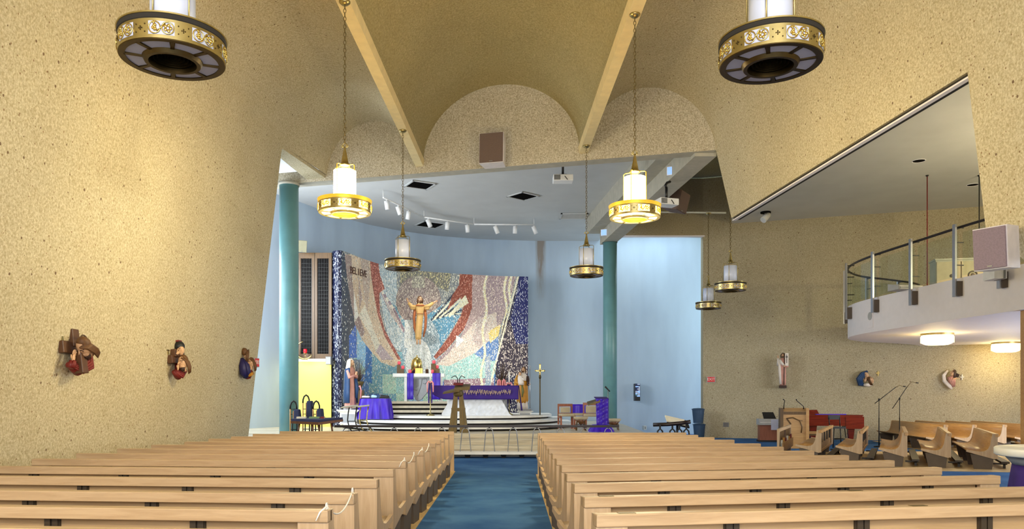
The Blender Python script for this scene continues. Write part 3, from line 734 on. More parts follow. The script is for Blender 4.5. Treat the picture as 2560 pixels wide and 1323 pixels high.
# ceiling drum lights under the balcony
for px, py, d, lab in ((2343, 834, 23.6, 'glowing round crystal ceiling light under the balcony, nearer its curved tip'), (2515, 857, 27.3, 'glowing round crystal ceiling light under the balcony at the right edge')):
    t = thing('ceiling_light', lab, 'light', (PX(px, d), d, 3.55), 0, 'drum lights under the balcony')
    MB().flatlathe([(.0, 0), (.45, 0), (.45, -.06), (.43, -.06)], 36).obj('rim', 'brass', t)
    g = MB(); g.lathe([(.43, -.05), (.43, -.20), (.40, -.30), (.30, -.34), (.001, -.35)], 36, cap=False); g.obj('bowl', 'ceiling_lamp_glow', t)
    for k in range(16):
        a = 2*PI*k/16; MB().box(.432, .45, -.035, .035, -.28, -.10).obj('prism_piece', 'lamp_panel', t).rotation_euler = (0, 0, a)
    l = bpy.data.lights.new('bulb', 'POINT'); l.energy = 26; l.color = (1, .80, .36); l.shadow_soft_size = .35
    lo = bpy.data.objects.new('bulb', l); COL.objects.link(lo); lo.location = (PX(px, d), d, 2.75)
# wood-clad post under the balcony front
t = thing('wood_post', 'golden wood clad post under the balcony at the right edge', 'post', (11.62, 17.6, 0)); MB().box(-.07, .1, -.3, -.1, 0, 3.55).obj('shaft', 'oak_choir', t); MB().box(-.09, .12, -.32, -.08, 0, .12).obj('base', 'walnut', t)
# recessed downlights and spot on the transept ceiling
for px, py, lab in ((2297, 402, 'dark round recessed downlight in the middle of the transept ceiling'), (2432, 462, 'dark round recessed downlight near the right end of the transept ceiling')):
    d = (8.6-EYE)*F/(CY-py); t = thing('downlight', lab, 'light', (PX(px, d), d, 8.6), 0, 'recessed downlights'); MB().lathe([(.17, -.004), (.001, -.004)], 24, cap=False).obj('well', 'vent_dark', t); MB().torus((0, 0, 0), .18, .015, 'z', 24, 6).obj('rim', 'white_paint', t)
d = (8.6-EYE)*F/(CY-530); t = thing('spotlight', 'white swivel spotlight on the transept ceiling corner', 'light', (PX(1914, d), d, 8.6))
MB().lathe([(.19, 0), (.19, -.05)], 24).obj('base', 'vent_dark', t); MB().tube([(0, 0, -.04), (0, 0, -.14)], .04, 8).obj('stem', 'white_plastic', t); MB().tube([(.1, 0, -.1), (-.13, -.1, -.34)], .12, 16).obj('head', 'white_plastic', t)
# loudspeakers
def speaker(name, lab, loc, rz, w, h, dp, tilt, front, case, group='box loudspeakers'):
    t = thing(name, lab, 'speaker', loc, rz, group); t.rotation_euler = (tilt, 0, rz)
    MB().hexa([(-w/2, 0, 0), (w/2, 0, 0), (w/2*.85, dp, 0), (-w/2*.85, dp, 0)], [(-w/2, 0, h), (w/2, 0, h), (w/2*.85, dp, h), (-w/2*.85, dp, h)]).obj('cabinet', case, t)
    MB().box(-w/2+.015, w/2-.015, -.03, 0, .015, h-.015).obj('grille', front, t)
    MB().box(-w*.07, w*.07, -.036, -.03, .03, .05).obj('badge', 'steel', t)
    return t
d = YB(PX(1230, 20.4)); t = speaker('loudspeaker', 'brown box loudspeaker on the arched wall above the sanctuary', (PX(1228, 19.9), d-.72, PZ(410, 19.9)), -.25, .64, .78, .4, -.06, 'speaker_brown', 'speaker_case')
MB().box(-.05, .05, .4, .62, .2, .5).obj('bracket', 'speaker_case', t)
p, tg = at_s(s_of_px(2480)); n = Vector((-tg.y, tg.x, 0))
t = speaker('loudspeaker', 'grey box loudspeaker with white side at the foot of the right pier', (PX(2492, 9.6)-.07, 9.6, PZ(674, 9.6)), -1.0, .40, .52, .36, .08, 'speaker_cloth', 'speaker_case')
t2 = thing('mounting_box', 'small white mounting box under the balcony loudspeaker', 'box', (PX(2494, 17.45), 17.4, PZ(698, 17.45))); MB().box(-.14, .14, -.06, .35, 0, .26).obj('body', 'white_plastic', t2); MB().box(.06, .1, -.08, .3, .0, .27).obj('seam', 'grey_plastic', t2)
t = speaker('loudspeaker', 'brown box loudspeaker hanging in shadow behind the small projector', (PX(1702, 24.5), 24.5, PZ(530, 24.5)), 1.0, .8, .62, .5, .25, 'speaker_brown', 'speaker_brown'); MB().tube([(0, .3, .5), (0, .3, 2.6)], .03, 8).obj('hanger', 'black_metal', t)
t = speaker('loudspeaker', 'small beige box loudspeaker above the dark wood screen', (PX(756, 27.0), 26.9, PZ(632, 27)), .5, .34, .40, .3, .2, 'speaker_beige', 'speaker_beige'); MB().tube([(0, .2, .2), (-.3, .9, .25)], .03, 8).obj('bracket', 'black_metal', t)
# projectors
def projector(loc, rz, pole, lab):
    t = thing('projector', lab, 'projector', loc, rz, 'ceiling projectors')
    bev(MB().box(-.28, .28, -.2, .2, -.09, .09).obj('body', 'white_plastic', t), .02)
    c = MB(); c.ringloft([[(-.16+.05*math.cos(k*2*PI/16), -.215, .05*math.sin(k*2*PI/16)) for k in range(16)], [(-.16+.06*math.cos(k*2*PI/16), -.195, .06*math.sin(k*2*PI/16)) for k in range(16)]]); c.obj('lens', 'grey_plastic', t)
    MB().box(-.26, -.08, -.203, -.2, -.07, .07).obj('lens_panel', 'grey_plastic', t)
    MB().box(-.1, .1, -.1, .1, .09, .12).obj('mount_plate', 'black_plastic', t); MB().tube([(0, 0, .1), (0, 0, pole)], .035, 10).obj('pole', 'black_metal', t)
    MB().tube([(.0, -.1, .1), (.05, -.21, .02), (.12, -.21, -.07)], .012, 6).obj('cable', 'black_plastic', t)
    return t
d = 22.2; projector((PX(1407, d), d, PZ(448, d)), 0, 8.7-PZ(448, d), 'white projector on a black pole under the sanctuary ceiling')
d = 21.4; t = projector((PX(1666, d), d, PZ(507, d)), .3, .42, 'white projector on a bent black pole beside the side beam'); MB().tube([(0, 0, .4), (-.03, 0, .48), (.02, 0, .55), (.14, .05, .60)], .035, 10).obj('elbow', 'black_metal', t)
for px, py, d, lab in ((1680, 430, 21.3, 'small white floodlight on the side beam, nearest the bulkhead'), (1627, 478, 24.0, 'small white floodlight on the side beam, middle one'), (1512, 583, 29.3, 'small white floodlight on the side beam, farthest by the column')):
    p = P(px, py, d); t = thing('floodlight', lab, 'light', p, -.4, 'floodlights on the side beam')
    MB().prism([(-.13, -.12), (.05, -.12), (.16, 0), (.16, .12), (-.13, .12)], -.12, .12, 'x').obj('housing', 'white_plastic', t)
    MB().box(-.1, .1, -.14, -.128, -.1, .1).obj('lens', 'lens_blue', t); MB().tube([(0, .12, 0), (.3, .2, .0)], .025, 6).obj('arm', 'grey_plastic', t)
# ceiling vents
def vent(px, py, lab, rz, mat, w=1.0, dd=1.0):
    d = (8.69-EYE)*F/(CY-py); t = thing('ceiling_vent', lab, 'vent', (PX(px, d), d, 8.69), rz, 'vents in the sanctuary ceiling')
    for a, b in (((-w/2, w/2), (-dd/2, -dd/2+.06)), ((-w/2, w/2), (dd/2-.06, dd/2)), ((-w/2, -w/2+.06), (-dd/2, dd/2)), ((w/2-.06, w/2), (-dd/2, dd/2))): MB().box(a[0], a[1], b[0], b[1], -.03, 0).obj('frame', 'ceiling_plaster', t)
    MB().box(-w/2+.05, w/2-.05, -dd/2+.05, dd/2-.05, -.012, -.004).obj('core', mat, t)
    sm = shared('slat|%s%d' % (mat, int(w*10)), lambda: MB().box(-w/2+.05, w/2-.05, -.02, .0, -.025, -.012), mat)
    for k in range(9): place('slat', sm, t, (0, -dd/2+.1+k*(dd-.2)/8, 0))
vent(1050, 462, 'dark square ceiling vent nearest the left arch', .5, 'vent_dark', .85, .85); vent(1308, 490, 'dark square ceiling vent in the middle of the ceiling', .72, 'vent_dark', .85, .85); vent(1075, 561, 'dark square ceiling vent behind the track lights', .55, 'vent_dark', 1.0, 1.0); vent(1434, 540, 'pale grey rectangular ceiling grille', 0, 'vent_pale', 1.05, .9)
# track lights
zt = 8.45; TP = [(958, 494), (1060, 543), (1185, 561), (1335, 562)]
def atz(px, py, z): d = (z-EYE)*F/(CY-py); return Vector((PX(px, d), d, z))
tr = [atz(x, y, zt) for x, y in TP]; b0 = tr[0]
t = thing('track_light', 'white track of spotlight cans bending across the sanctuary ceiling', 'light', b0)
for a, b in zip(tr, tr[1:]): MB().tube([a-b0, b-b0], .03, 6).obj('rail', 'white_plastic', t)
for q in (tr[0], tr[1], tr[2], tr[3]): MB().tube([q-b0, q-b0+Vector((0, 0, .25))], .012, 6).obj('hanger', 'white_plastic', t)
for i, px in enumerate((966, 995, 1021, 1070, 1118, 1168, 1239, 1288, 1335)):
    for (xa, ya), (xb, yb) in zip(TP, TP[1:]):
        if xa <= px <= xb: q = atz(px, ya+(yb-ya)*(px-xa)/(xb-xa), zt)-b0
    s = random.uniform(-.1, .12); h = MB().tube([q+Vector((s*.3, .05, -.05)), q+Vector((-s, .12, -.33))], .085, 14).obj('spot_can', 'white_plastic', t)
    MB().tube([q, q+Vector((s*.2, .06, -.1))], .015, 6).obj('yoke', 'white_plastic', h)
    if i in (3, 5, 6):  # last can is lit, other two spots added to brighten the mosaic
        l = bpy.data.lights.new('track_spot', 'SPOT'); l.energy = 420; l.color = (1, .95, .86); l.spot_size = 1.0; l.spot_blend = .8; l.shadow_soft_size = .08
        lo = bpy.data.objects.new('track_spot', l); COL.objects.link(lo); lo.location = b0+q+Vector((-s, .14, -.38)); lo.rotation_euler = (Vector((-2.6+.9*(i-3), 31.5, 3.6))-lo.location).to_track_quat('-Z', 'Y').to_euler()
# exit sign etc. on the transept wall
rw = math.atan(WS)
def wallpt(px, py, off=0.0):
    k = (px-CX)/F; d = (WY0-WS*WX0)/(1-WS*k); d -= off; return Vector((k*d, d, EYE+(CY-py)/F*d))
t = thing('exit_sign', 'small red exit sign on the pebble wall beside the blue recess', 'sign', wallpt(1778, 949), rw)
MB().box(-.17, .17, -.06, 0, -.12, .12).obj('box', 'vent_pale', t); o = MB().box(-.145, .145, -.066, -.06, -.1, .1).obj('face', 'sign_red', t)
x = text_mesh('EXIT', .15, .003, 'ribbon_white', 'lettering', t); x.rotation_euler = (PI/2, 0, 0); x.location = (0, -.07, 0)
t = thing('wall_vent', 'small grey vent plate low on the pebble wall', 'vent', wallpt(1815, 1062), rw); MB().box(-.11, .11, -.02, 0, -.09, .09).obj('plate', 'grey_plastic', t)
for k in range(4): MB().box(-.09, .09, -.026, -.02, -.07+k*.04, -.05+k*.04).obj('slat', 'pedestal_taupe', t)
# cables on the balcony, cabinet, box
for px, lab in ((2318, 'thin dark red cable hanging from the ceiling above the balcony'), (2448, 'thin dark cable hanging beside the right pier')):
    d = 24.5; t = thing('hanging_cable', lab, 'cable', (PX(px, d), d, 4.6), 0, 'cables above the balcony'); MB().tube([(0, 0, 0), (0, 0, 4.0)], .018, 6).obj('cord', 'book_red' if px < 2400 else 'black_plastic', t); MB().lathe([(.03, 3.96), (.05, 4.0)], 10).obj('rose', 'black_plastic', t)
d = 22.0; t = thing('storage_cabinet', 'beige two door cabinet with a round emblem on the balcony', 'cabinet', (PX(2402, d), d, 4.55), -.2)
w = 1.3; MB().box(-w/2, w/2, 0, .5, 0, .95).obj('body', 'beam_plaster', t)
for s in (-1, 1):
    dr = MB().box(min(0, s*w/2)+.02, max(0, s*w/2)-.02, -.03, 0, .04, .9).obj('door', 'beige_upholstery', t)
    if s < 0: MB().ell((-.25, -.035, .5), (.05, .02, .05), 10, 6).obj('knob', 'pedestal_taupe', dr)
    else: MB().torus((.3, -.035, .5), .11, .02, 'y', 20, 6).ell((.3, -.035, .5), (.06, .01, .06), 12, 6).obj('emblem', 'pedestal_taupe', dr)
MB().box(-w/2-.03, w/2+.03, -.05, .52, .95, .99).obj('top', 'beam_plaster', t)
d = 20.4; t = thing('sound_mixer', 'pale flat console lying on the balcony ledge', 'console', (PX(2314, d), d+.75, 4.551), .1); MB().prism([(0, 0), (.5, 0), (.5, .2), (0, .1)], -.35, .35, 'x').obj('case', 'vent_pale', t); MB().box(-.3, .3, -.012, 0, .02, .07).obj('front_panel', 'grey_plastic', t)
# ================================================================== SANCTUARY
# communion rail
t = thing('communion_rail', 'long low communion rail with dark top and bent metal hoops before the altar steps', 'rail', (-.78, 20.9, 0))
x0, x1 = -3.80, 3.81
MB().box(x0, x1, -.07, .09, .81, .87).obj('top_bar', 'rail_dark', t)
MB().box(x0-.05, x1+.05, -.28, .24, .10, .165).obj('kneeling_slab', 'white_marble', t)
hoop = shared('hoop|', lambda: MB().tube([(-.145, 0, .16), (-.10, 0, .66), (-.085, 0, .73), (-.05, 0, .775), (0, 0, .795), (.05, 0, .775), (.085, 0, .73), (.10, 0, .66), (.145, 0, .16)], .013, 6), 'steel')
stub = shared('stub|', lambda: MB().tube([(0, 0, .79), (0, 0, .83)], .018, 6), 'black_metal')
for k in range(12):
    x = x0+.32+k*(x1-x0-.6)/11; place('hoop', hoop, t, (x, 0, 0)); place('stub', stub, t, (x, 0, 0))
ft = shared('foot|', lambda: MB().hexa([(-.05, -.12, 0), (.05, -.12, 0), (.05, .2, 0), (-.05, .2, 0)], [(-.08, -.2, .1), (.08, -.2, .1), (.08, .22, .1), (-.08, .22, .1)]), 'shadow_gap')
for k in range(16): place('foot', ft, t, (x0+.2+k*(x1-x0-.4)/15, 0, 0))
# second rail piece at the right
t = thing('communion_rail', 'short curved dark topped rail piece by the right end of the pews', 'rail', (4.3, 20.2, 0))
MB().tube([(-.46, .1, .90), (-.1, .0, .915), (.25, -.05, .95), (.47, -.08, .985)], .05, 8).obj('top_bar', 'rail_dark', t)
for k, x in enumerate((-.3, .02, .2, .38)):
    mb = MB(); mb.tube([(x-.10, 0, 0), (x-.085, 0, .6), (x-.06, 0, .74), (x, 0, .80), (x+.06, 0, .74), (x+.085, 0, .6), (x+.1, 0, 0)], .022, 6); mb.obj('hoop', 'black_metal', t)
    MB().box(x-.02, x+.02, -.02, .02, .78, .92).obj('stub', 'black_metal', t); MB().box(x-.07, x+.07, .01, .03, .05, .6).obj('panel', 'brass', t)
t = thing('book_stand', 'black slanted book stand behind the short rail piece', 'stand', (4.62, 21.0, 0)); MB().tube([(0, 0, 0), (0, 0, .9)], .03, 8).obj('post', 'black_metal', t); MB().lathe([(.18, 0), (.18, .03), (.03, .05)], 16).obj('base', 'black_metal', t)
MB().obox((0, 0, .95), (.62, .36, .04), ROT('X', .5)@ROT('Y', .25)).obj('desk', 'black_plastic', t); MB().obox((-.05, -.02, .99), (.55, .3, .03), ROT('X', .5)@ROT('Y', .25)).obj('book', 'paper', t)
for k, (z, lab, xx) in enumerate(((0, 'blue plastic bin, bottom one of the stack in the recess corner', 0), (.61, 'blue plastic bin, top one of the stack in the recess corner', -.04))):
    t = thing('storage_bin', lab, 'bin', (PX(1748, 31.0)+xx, 31.0, z), 0, 'stacked blue bins'); w = .19
    t.scale = (1, 1, .74); MB().flatlathe([(.15, 0), (.19, .0), (.24, .74), (.22, .74), (.14, .03)], 20).obj('body', 'blue_plastic', t); MB().torus((0, 0, .74), .24, .025, 'z', 20, 6).obj('rim', 'blue_plastic', t); MB().lathe([(.235, .75), (.2, .79), (.02, .81)], 20).obj('lid', 'blue_plastic', t)
# bronze lectern
d = 22.75; t = thing('lectern', 'bronze lectern on splayed slab legs with a slanted book rest', 'lectern', (PX(1146, d), d, .59))
for s in (-1, 1):
    xa, xb = sorted((s*.05, s*.29)); xc, xd = sorted((s*.02, s*.13))
    MB().hexa([(xa, -.14, 0), (xb, -.14, 0), (xb, .14, 0), (xa, .14, 0)], [(xc, -.06, 1.12), (xd, -.06, 1.12), (xd, .06, 1.12), (xc, .06, 1.12)]).obj('leg', 'bronze', t)
    MB().hexa([(s*.17-.01, -.155, .05), (s*.17+.01, -.155, .05), (s*.17+.01, -.13, .05), (s*.17-.01, -.13, .05)], [(s*.09-.006, -.085, .95), (s*.09+.006, -.085, .95), (s*.09+.006, -.065, .95), (s*.09-.006, -.065, .95)]).obj('leg_ridge', 'brass_dark', t)
MB().box(-.2, .2, -.1, .1, .62, .72).obj('cross_bar', 'bronze', t)
MB().lathe([(.11, 1.05), (.16, 1.12), (.12, 1.2), (.14, 1.24)], 16).obj('neck', 'bronze', t)
MB().hexa([(-.44, -.22, 1.12), (.05, -.30, 1.19), (.05, .25, 1.26), (-.44, .2, 1.17)], [(-.44, -.22, 1.15), (.05, -.30, 1.25), (.05, .25, 1.34), (-.44, .2, 1.2)]).obj('book_rest', 'bronze', t)
MB().hexa([(-.1, -.3, 1.22), (.34, -.24, 1.24), (.34, .22, 1.34), (-.1, .24, 1.33)], [(-.1, -.3, 1.30), (.34, -.24, 1.34), (.34, .22, 1.42), (-.1, .24, 1.42)]).obj('book_rest', 'bronze', t)
MB().obox((0, 0, 1.42), (.28, .22, .04), ROT('X', .2)).obj('book', 'book_red', t)
for s in (-1, 1): MB().tube([(s*.02, .1, 1.4), (s*.03, .05, 1.58), (s*.09, -.02, 1.66), (s*.2, -.1, 1.6)], .012, 6).obj('microphone', 'black_metal', t)
# main altar
d = 27.2; AX = PX(1190, d); t = thing('main_altar', 'rough white stone altar base with slanted ends', 'altar', (AX, d, 1.0))
def stone_base():
    mb = MB(); n, m = 26, 10; rnd = random.Random(3)
    jit = {}
    def fn(u, v):
        k = (round(u*n), round(v*m)); q = jit.setdefault(k, (rnd.uniform(-.011, .011), rnd.uniform(-.01, .01)))
        hw = 1.2-.35*v; return (-hw*1.0+2*hw*u+(.05 if v < .01 else 0), -.42+.1*v+q[0], .62*v+(q[1] if 0 < v < 1 else 0))
    mb.grid(fn, n, m, False); return mb
stone_base().obj('stone_front', 'rough_stone', t)
MB().hexa([(-1.18, -.40, 0), (1.18, -.40, 0), (1.0, .5, 0), (-1.0, .5, 0)], [(-.84, -.30, .62), (.84, -.30, .62), (.84, .4, .62), (-.84, .4, .62)]).obj('stone_core', 'grey_stone', t)
MB().box(-1.42, 1.45, -.46, .5, .94, 1.02).obj('mensa', 'white_marble', t)
MB().box(.95, 1.02, .2, .27, 0, .94).obj('leg', 'white_marble', t); MB().box(-1.02, -.95, .2, .27, 0, .94).obj('leg', 'white_marble', t)
c = thing('altar_frontal', 'deep purple altar cloth embroidered with gold wheat along its front', 'cloth', (AX, d, 2.02))
def drape(u, v):
    x = -1.47+2.95*u; w = .012*math.sin(u*34)*v
    h = .48
    if u < .16: h = .30+.18*math.sin(u/.16*PI/2)
    return (x, -.475-w-.03*v, .012-h*v)
solid(MB().grid(drape, 70, 8).obj('front_drop', 'purple_deep', c), .008)
MB().box(-1.47, 1.48, -.48, .52, .0, .012).obj('top_cloth', 'purple_deep', c)
def sdrop(u, v): return (1.49+.02*math.sin(u*20)*v+.10*v, -.47+.98*u, .012-.86*v)
solid(MB().grid(sdrop, 24, 6).obj('side_drop', 'purple_deep', c), .008)
mb = MB(); rnd = random.Random(5)
for k in range(22):
    x = -.55+k*.082; z = -.22+rnd.uniform(-.02, .03); h = rnd.choice((.05, .08, .10))
    mb.tube([(x-.03, -.53, z+h), (x-.022, -.53, z-.02), (x, -.53, z-.06), (x+.022, -.53, z-.02), (x+.03, -.53, z+h*.8)], .0075, 5)
    if k % 2: mb.tube([(x, -.53, z-.1), (x+.005, -.53, z+.05)], .006, 5)
mb.obj('wheat_embroidery', 'stitch', c)
# candle stands with pink bows at both ends of the altar
def candle_stand(px, d, z0, lab, ztop, ribbons=True):
    t = thing('candle_stand', lab, 'candle stand', (PX(px, d), d, z0), 0, 'tall altar candle stands')
    h = ztop-z0-.42
    MB().lathe([(.14, 0), (.15, .02), (.05, .06), (.018, .09), (.016, h*.5), (.028, h*.52), (.016, h*.54), (.016, h-.06), (.05, h-.03), (.06, h), (.02, h)], 16).obj('stand', 'brass', t)
    MB().tube([(0, 0, h), (0, 0, h+.42)], .026, 12).obj('candle', 'candle_white', t)
    if ribbons:
        for s in (-1, 1):
            MB().tube([(0, -.04, h-.02), (s*.06, -.06, h+.03), (s*.10, -.06, h-.04), (s*.10, -.05, h-.34)], [.02, .03, .025, .018], 6).obj('pink_ribbon', 'ribbon_pink', t)
            MB().tube([(s*.03, -.03, h-.04), (s*.05, -.04, h-.4), (s*.05, -.04, h-.72)], [.02, .028, .02], 6).obj('purple_ribbon', 'purple_deep', t)
d = 26.6; candle_stand(1076, d, 1.0, 'white candle with pink bow left of the purple altar', PZ(925, d))
d = 27.9; candle_stand(1273, d, 1.0, 'white candle with pink bow at the right end of the purple altar', PZ(930, d))
# advent style urn of dried twigs with pink loops
d = 29.3; t = thing('twig_arrangement', 'urn of dried brown twigs behind the right end of the altar', 'plant', (PX(1254, d), d, 1.0))
MB().box(-.22, .22, -.2, .2, 0, .72).obj('plinth', 'grey_stone', t); MB().lathe([(.1, .72), (.06, .78), (.14, .95), (.2, 1.1), (.17, 1.12)], 18).obj('urn', 'bronze', t); MB().lathe([(.2, 1.26), (.22, 1.27), (.2, 1.28)], 20).obj('ring', 'brass', t)
mb = MB(); rnd = random.Random(11)
for k in range(46):
    a = rnd.uniform(0, 2*PI); r = rnd.uniform(.05, .42); z = rnd.uniform(1.4, 2.0)
    mb.tube([(0, 0, 1.05), (r*.4*math.cos(a), r*.4*math.sin(a), 1.05+(z-1.05)*.5), (r*math.cos(a), r*math.sin(a), z)], [.012, .008, .004], 4)
mb.obj('twigs', 'twig', t)['kind'] = 'stuff'
for s in (-.09, .09): MB().tube([(s-.05, -.25, .95), (s-.04, -.27, 1.24), (s, -.27, 1.29), (s+.04, -.27, 1.24), (s+.05, -.25, .95)], .035, 8).obj('pink_bow_loop', 'ribbon_pink', t)
d = 27.6; t = thing('twig_arrangement', 'urn of dried twigs with pink ribbon behind the blue cloaked statue', 'plant', (PX(897, d), d, .73))
MB().box(-.16, .16, -.1, .2, 0, 1.15).obj('plinth', 'oak_dark', t); MB().lathe([(.1, 1.15), (.07, 1.2), (.16, 1.36), (.2, 1.45), (.16, 1.46)], 18).obj('urn', 'bronze', t)
mb = MB()
for k in range(36):
    a = rnd.uniform(0, 2*PI); r = rnd.uniform(.05, .5); z = rnd.uniform(1.7, 2.4)
    mb.tube([(0, 0, 1.4), (r*.4*math.cos(a), r*.4*math.sin(a), 1.4+(z-1.4)*.5), (r*math.cos(a), r*math.sin(a), z)], [.01, .007, .003], 4)
mb.obj('twigs', 'twig', t)['kind'] = 'stuff'
for s in (-1, 1): MB().tube([(0, -.2, 1.25), (s*.08, -.22, 1.3), (s*.12, -.2, 1.15), (s*.1, -.2, .85)], [.02, .03, .025, .02], 6).obj('ribbon', 'ribbon_pink', t)
# high altar
d = 30.0; HX = PX(1047, d); t = thing('high_altar', 'white marble high altar slab on pillars before the mosaic', 'altar', (HX, d, 1.48))
w = 1.0; MB().box(-.95, 1.0, -.35, .35, .93, 1.06).obj('slab', 'white_marble', t); MB().box(-.52, -.42, -.3, .3, 0, .93).obj('pillar', 'white_marble', t); MB().box(.80, .9, -.3, .3, 0, .93).obj('pillar', 'white_marble', t)
hp = [(-.36, .9), (.45, .9), (.42, .6), (.30, .3), (.12, .08), (-.02, .0), (-.12, .05), (-.2, .3), (-.32, .6)]
MB().prism(hp, -.15, .15, 'y').obj('chalice_base', 'harp_grey', t)
mb = MB()
for k in range(6): mb.tube([(-.28+k*.055, -.16, .85), (-.22+k*.045, -.16, .42+.03*k)], .006, 5)
mb.tube([(-.34, -.16, .88), (-.2, -.16, .45), (-.05, -.16, .42)], .009, 5); mb.tube([(.15, -.16, .88), (.1, -.16, .6), (.02, -.16, .35), (-.05, -.16, .2)], .01, 5)
mb.tube([(.18, -.16, .85), (.3, -.16, .87), (.34, -.16, .75), (.26, -.16, .66), (.17, -.16, .7)], .009, 5)
mb.obj('harp_carving', 'grey_plastic', t)
for x0, x1, h, lab in ((-.40, -.16, 1.0, 'purple cloth strip hanging over the left of the high altar'), (.56, .86, 1.0, 'purple cloth strip hanging over the right of the high altar')):
    c = thing('cloth_strip', lab, 'cloth', (HX, d, 2.54), 0, 'purple strips on the high altar')
    def strip(u, v): return (x0+(x1-x0)*u, -.365-.012*math.sin(v*16)*v-.01*math.sin(u*9), .008-h*v)
    solid(MB().grid(strip, 10, 24).obj('hanging', 'purple_cloth', c), .006); MB().box(x0, x1, -.36, .36, .001, .01).obj('top', 'purple_cloth', c)
ZA = 2.541
t = thing('tabernacle', 'domed golden bell shaped tabernacle on the high altar', 'tabernacle', (PX(1042, 30), 30.05, ZA))
MB().lathe([(.20, 0), (.20, .38), (.185, .48), (.14, .57), (.07, .62), (.02, .64), (.02, .67), (.035, .68), (.02, .71), (.0, .72)], 28).obj('dome', 'gold', t); MB().tube([(-.2, -.02, 0), (-.21, -.02, .36), (-.16, -.02, .53), (-.05, -.02, .63)], .02, 8).obj('rim', 'brass', t); MB().tube([(.05, -.2, .0), (.05, -.205, .38), (.03, -.16, .55)], .012, 6).obj('seam', 'brass_dark', t)
t = thing('brass_box', 'polished brass box in front of the tabernacle', 'box', (PX(1048, 29.8), 29.75, ZA)); MB().box(-.14, .14, -.07, .07, 0, .2).obj('body', 'gold', t); MB().box(-.15, .15, -.08, .08, .2, .215).obj('lid', 'brass_dark', t); MB().box(.05, .06, -.075, -.07, 0, .2).obj('edge', 'brass_dark', t)
def votive(px, z, lab, y=29.85, pot=None):
    t = thing('votive_candle', lab, 'candle', (PX(px, 30), y, z), 0, 'red votive candles'); MB().lathe([(.04, 0), (.065, .03), (.07, .09), (.055, .13), (.05, .13)], 16).obj('glass', 'candle_pink', t); MB().lathe([(.02, .1), (.02, .135), (.002, .14)], 10).obj('wax', 'ribbon_pink', t)
for px, w, h, lab in ((1000, .2, .34, 'tall wooden candle step at the left of the high altar'), (1087, .26, .38, 'wooden candle step at the right of the high altar')):
    t = thing('candle_step', lab, 'stand', (PX(px, 30), 29.95, ZA), 0, 'wooden candle steps'); MB().box(-w/2, w/2-.08, -.1, .1, 0, h).obj('tall_block', 'oak_dark', t); MB().box(w/2-.08, w/2+.06, -.1, .1, 0, h*.5).obj('low_block', 'oak_dark', t)
votive(998.5, ZA+.34, 'pink votive candle topmost on the left wooden step', 29.95); votive(1007.5, ZA+.17, 'pink votive candle on the lower left wooden step', 29.95)
votive(1027, ZA+.012, 'pink votive candle on the slab left of the tabernacle', 29.75); votive(1085, ZA+.38, 'pink votive candle topmost on the right wooden step', 29.95)
votive(1093, ZA+.19, 'pink votive candle on the lower right wooden step', 29.95); votive(1082, ZA+.012, 'pink votive candle standing on the slab before the right step', 29.75)
for px, lab in ((1027, 'thin white candle behind the left votive candle'), (1066, 'short white candle on a dark holder right of the tabernacle')):
    t = thing('altar_candle', lab, 'candle', (PX(px, 30), 30.0, ZA), 0, 'white altar candles'); t.location.y = 30.24; MB().lathe([(.06, 0), (.06, .16), (.07, .17), (.02, .18)], 14).obj('holder', 'walnut', t); MB().tube([(0, 0, .17), (0, 0, .34)], .018, 10).obj('wax', 'candle_white', t)
# purple draped side table
d = 26.4; t = thing('credence_table', 'small table under a purple satin cloth left of the altar', 'table', (PX(939, d), d, .87))
MB().box(-.45, .45, -.3, .3, .66, .70).obj('top', 'oak_dark', t)
for x in (-.4, .4):
    for y in (-.25, .25): MB().box(x-.025, x+.025, y-.025, y+.025, 0, .66).obj('leg', 'oak_dark', t)
c = thing('table_cloth', 'shiny purple satin cloth falling in folds over the side table', 'cloth', (PX(939, d), d, 1.572))
rings = []
for v in range(8):
    k = v/7; r = []
    for q in range(96):
        a = 2*PI*q/96; sx, sy = math.cos(a), math.sin(a); e = 6
        den = (abs(sx)**e+abs(sy)**e)**(1/e); f = 1+k*(.13+.10*math.sin(a*13)+.04*math.sin(a*29))
        r.append((.50*sx/den*f, .34*sy/den*f, .012-.69*k))
    rings.append(r)
mb = MB(); mb.ringloft(rings, cap=False); mb.add([(-.5, -.34, .012), (.5, -.34, .012), (.5, .34, .012), (-.5, .34, .012)], [(0, 1, 2, 3)]); mb.obj('drape', 'purple_cloth', c)
for dx, lab, mt, s in ((-.32, 'white cloth folded on a black tray on the purple table', 'robe_white', (.3, .3, .07)), (-.05, 'pile of blue and yellow items on the purple table', 'lens_blue', (.2, .2, .1)), (.3, 'black bag lying on the purple table', 'black_plastic', (.34, .26, .1))):
    t = thing('table_item', lab, 'item', (PX(939, d)+dx, d-.02, 1.586)); 
    MB().box(-s[0]/2, s[0]/2, -s[1]/2, s[1]/2, 0, .03).obj('tray', 'black_plastic', t); bev(MB().hexa([(-s[0]*.46, -s[1]*.44, .03), (s[0]*.46, -s[1]*.44, .03), (s[0]*.46, s[1]*.44, .03), (-s[0]*.46, s[1]*.44, .03)], [(-s[0]*.36, -s[1]*.36, .03+s[2]*.9), (s[0]*.42, -s[1]*.36, .03+s[2]*.6), (s[0]*.42, s[1]*.36, .03+s[2]*.7), (-s[0]*.36, s[1]*.36, .03+s[2])]).obj('bundle', mt, t), .02)
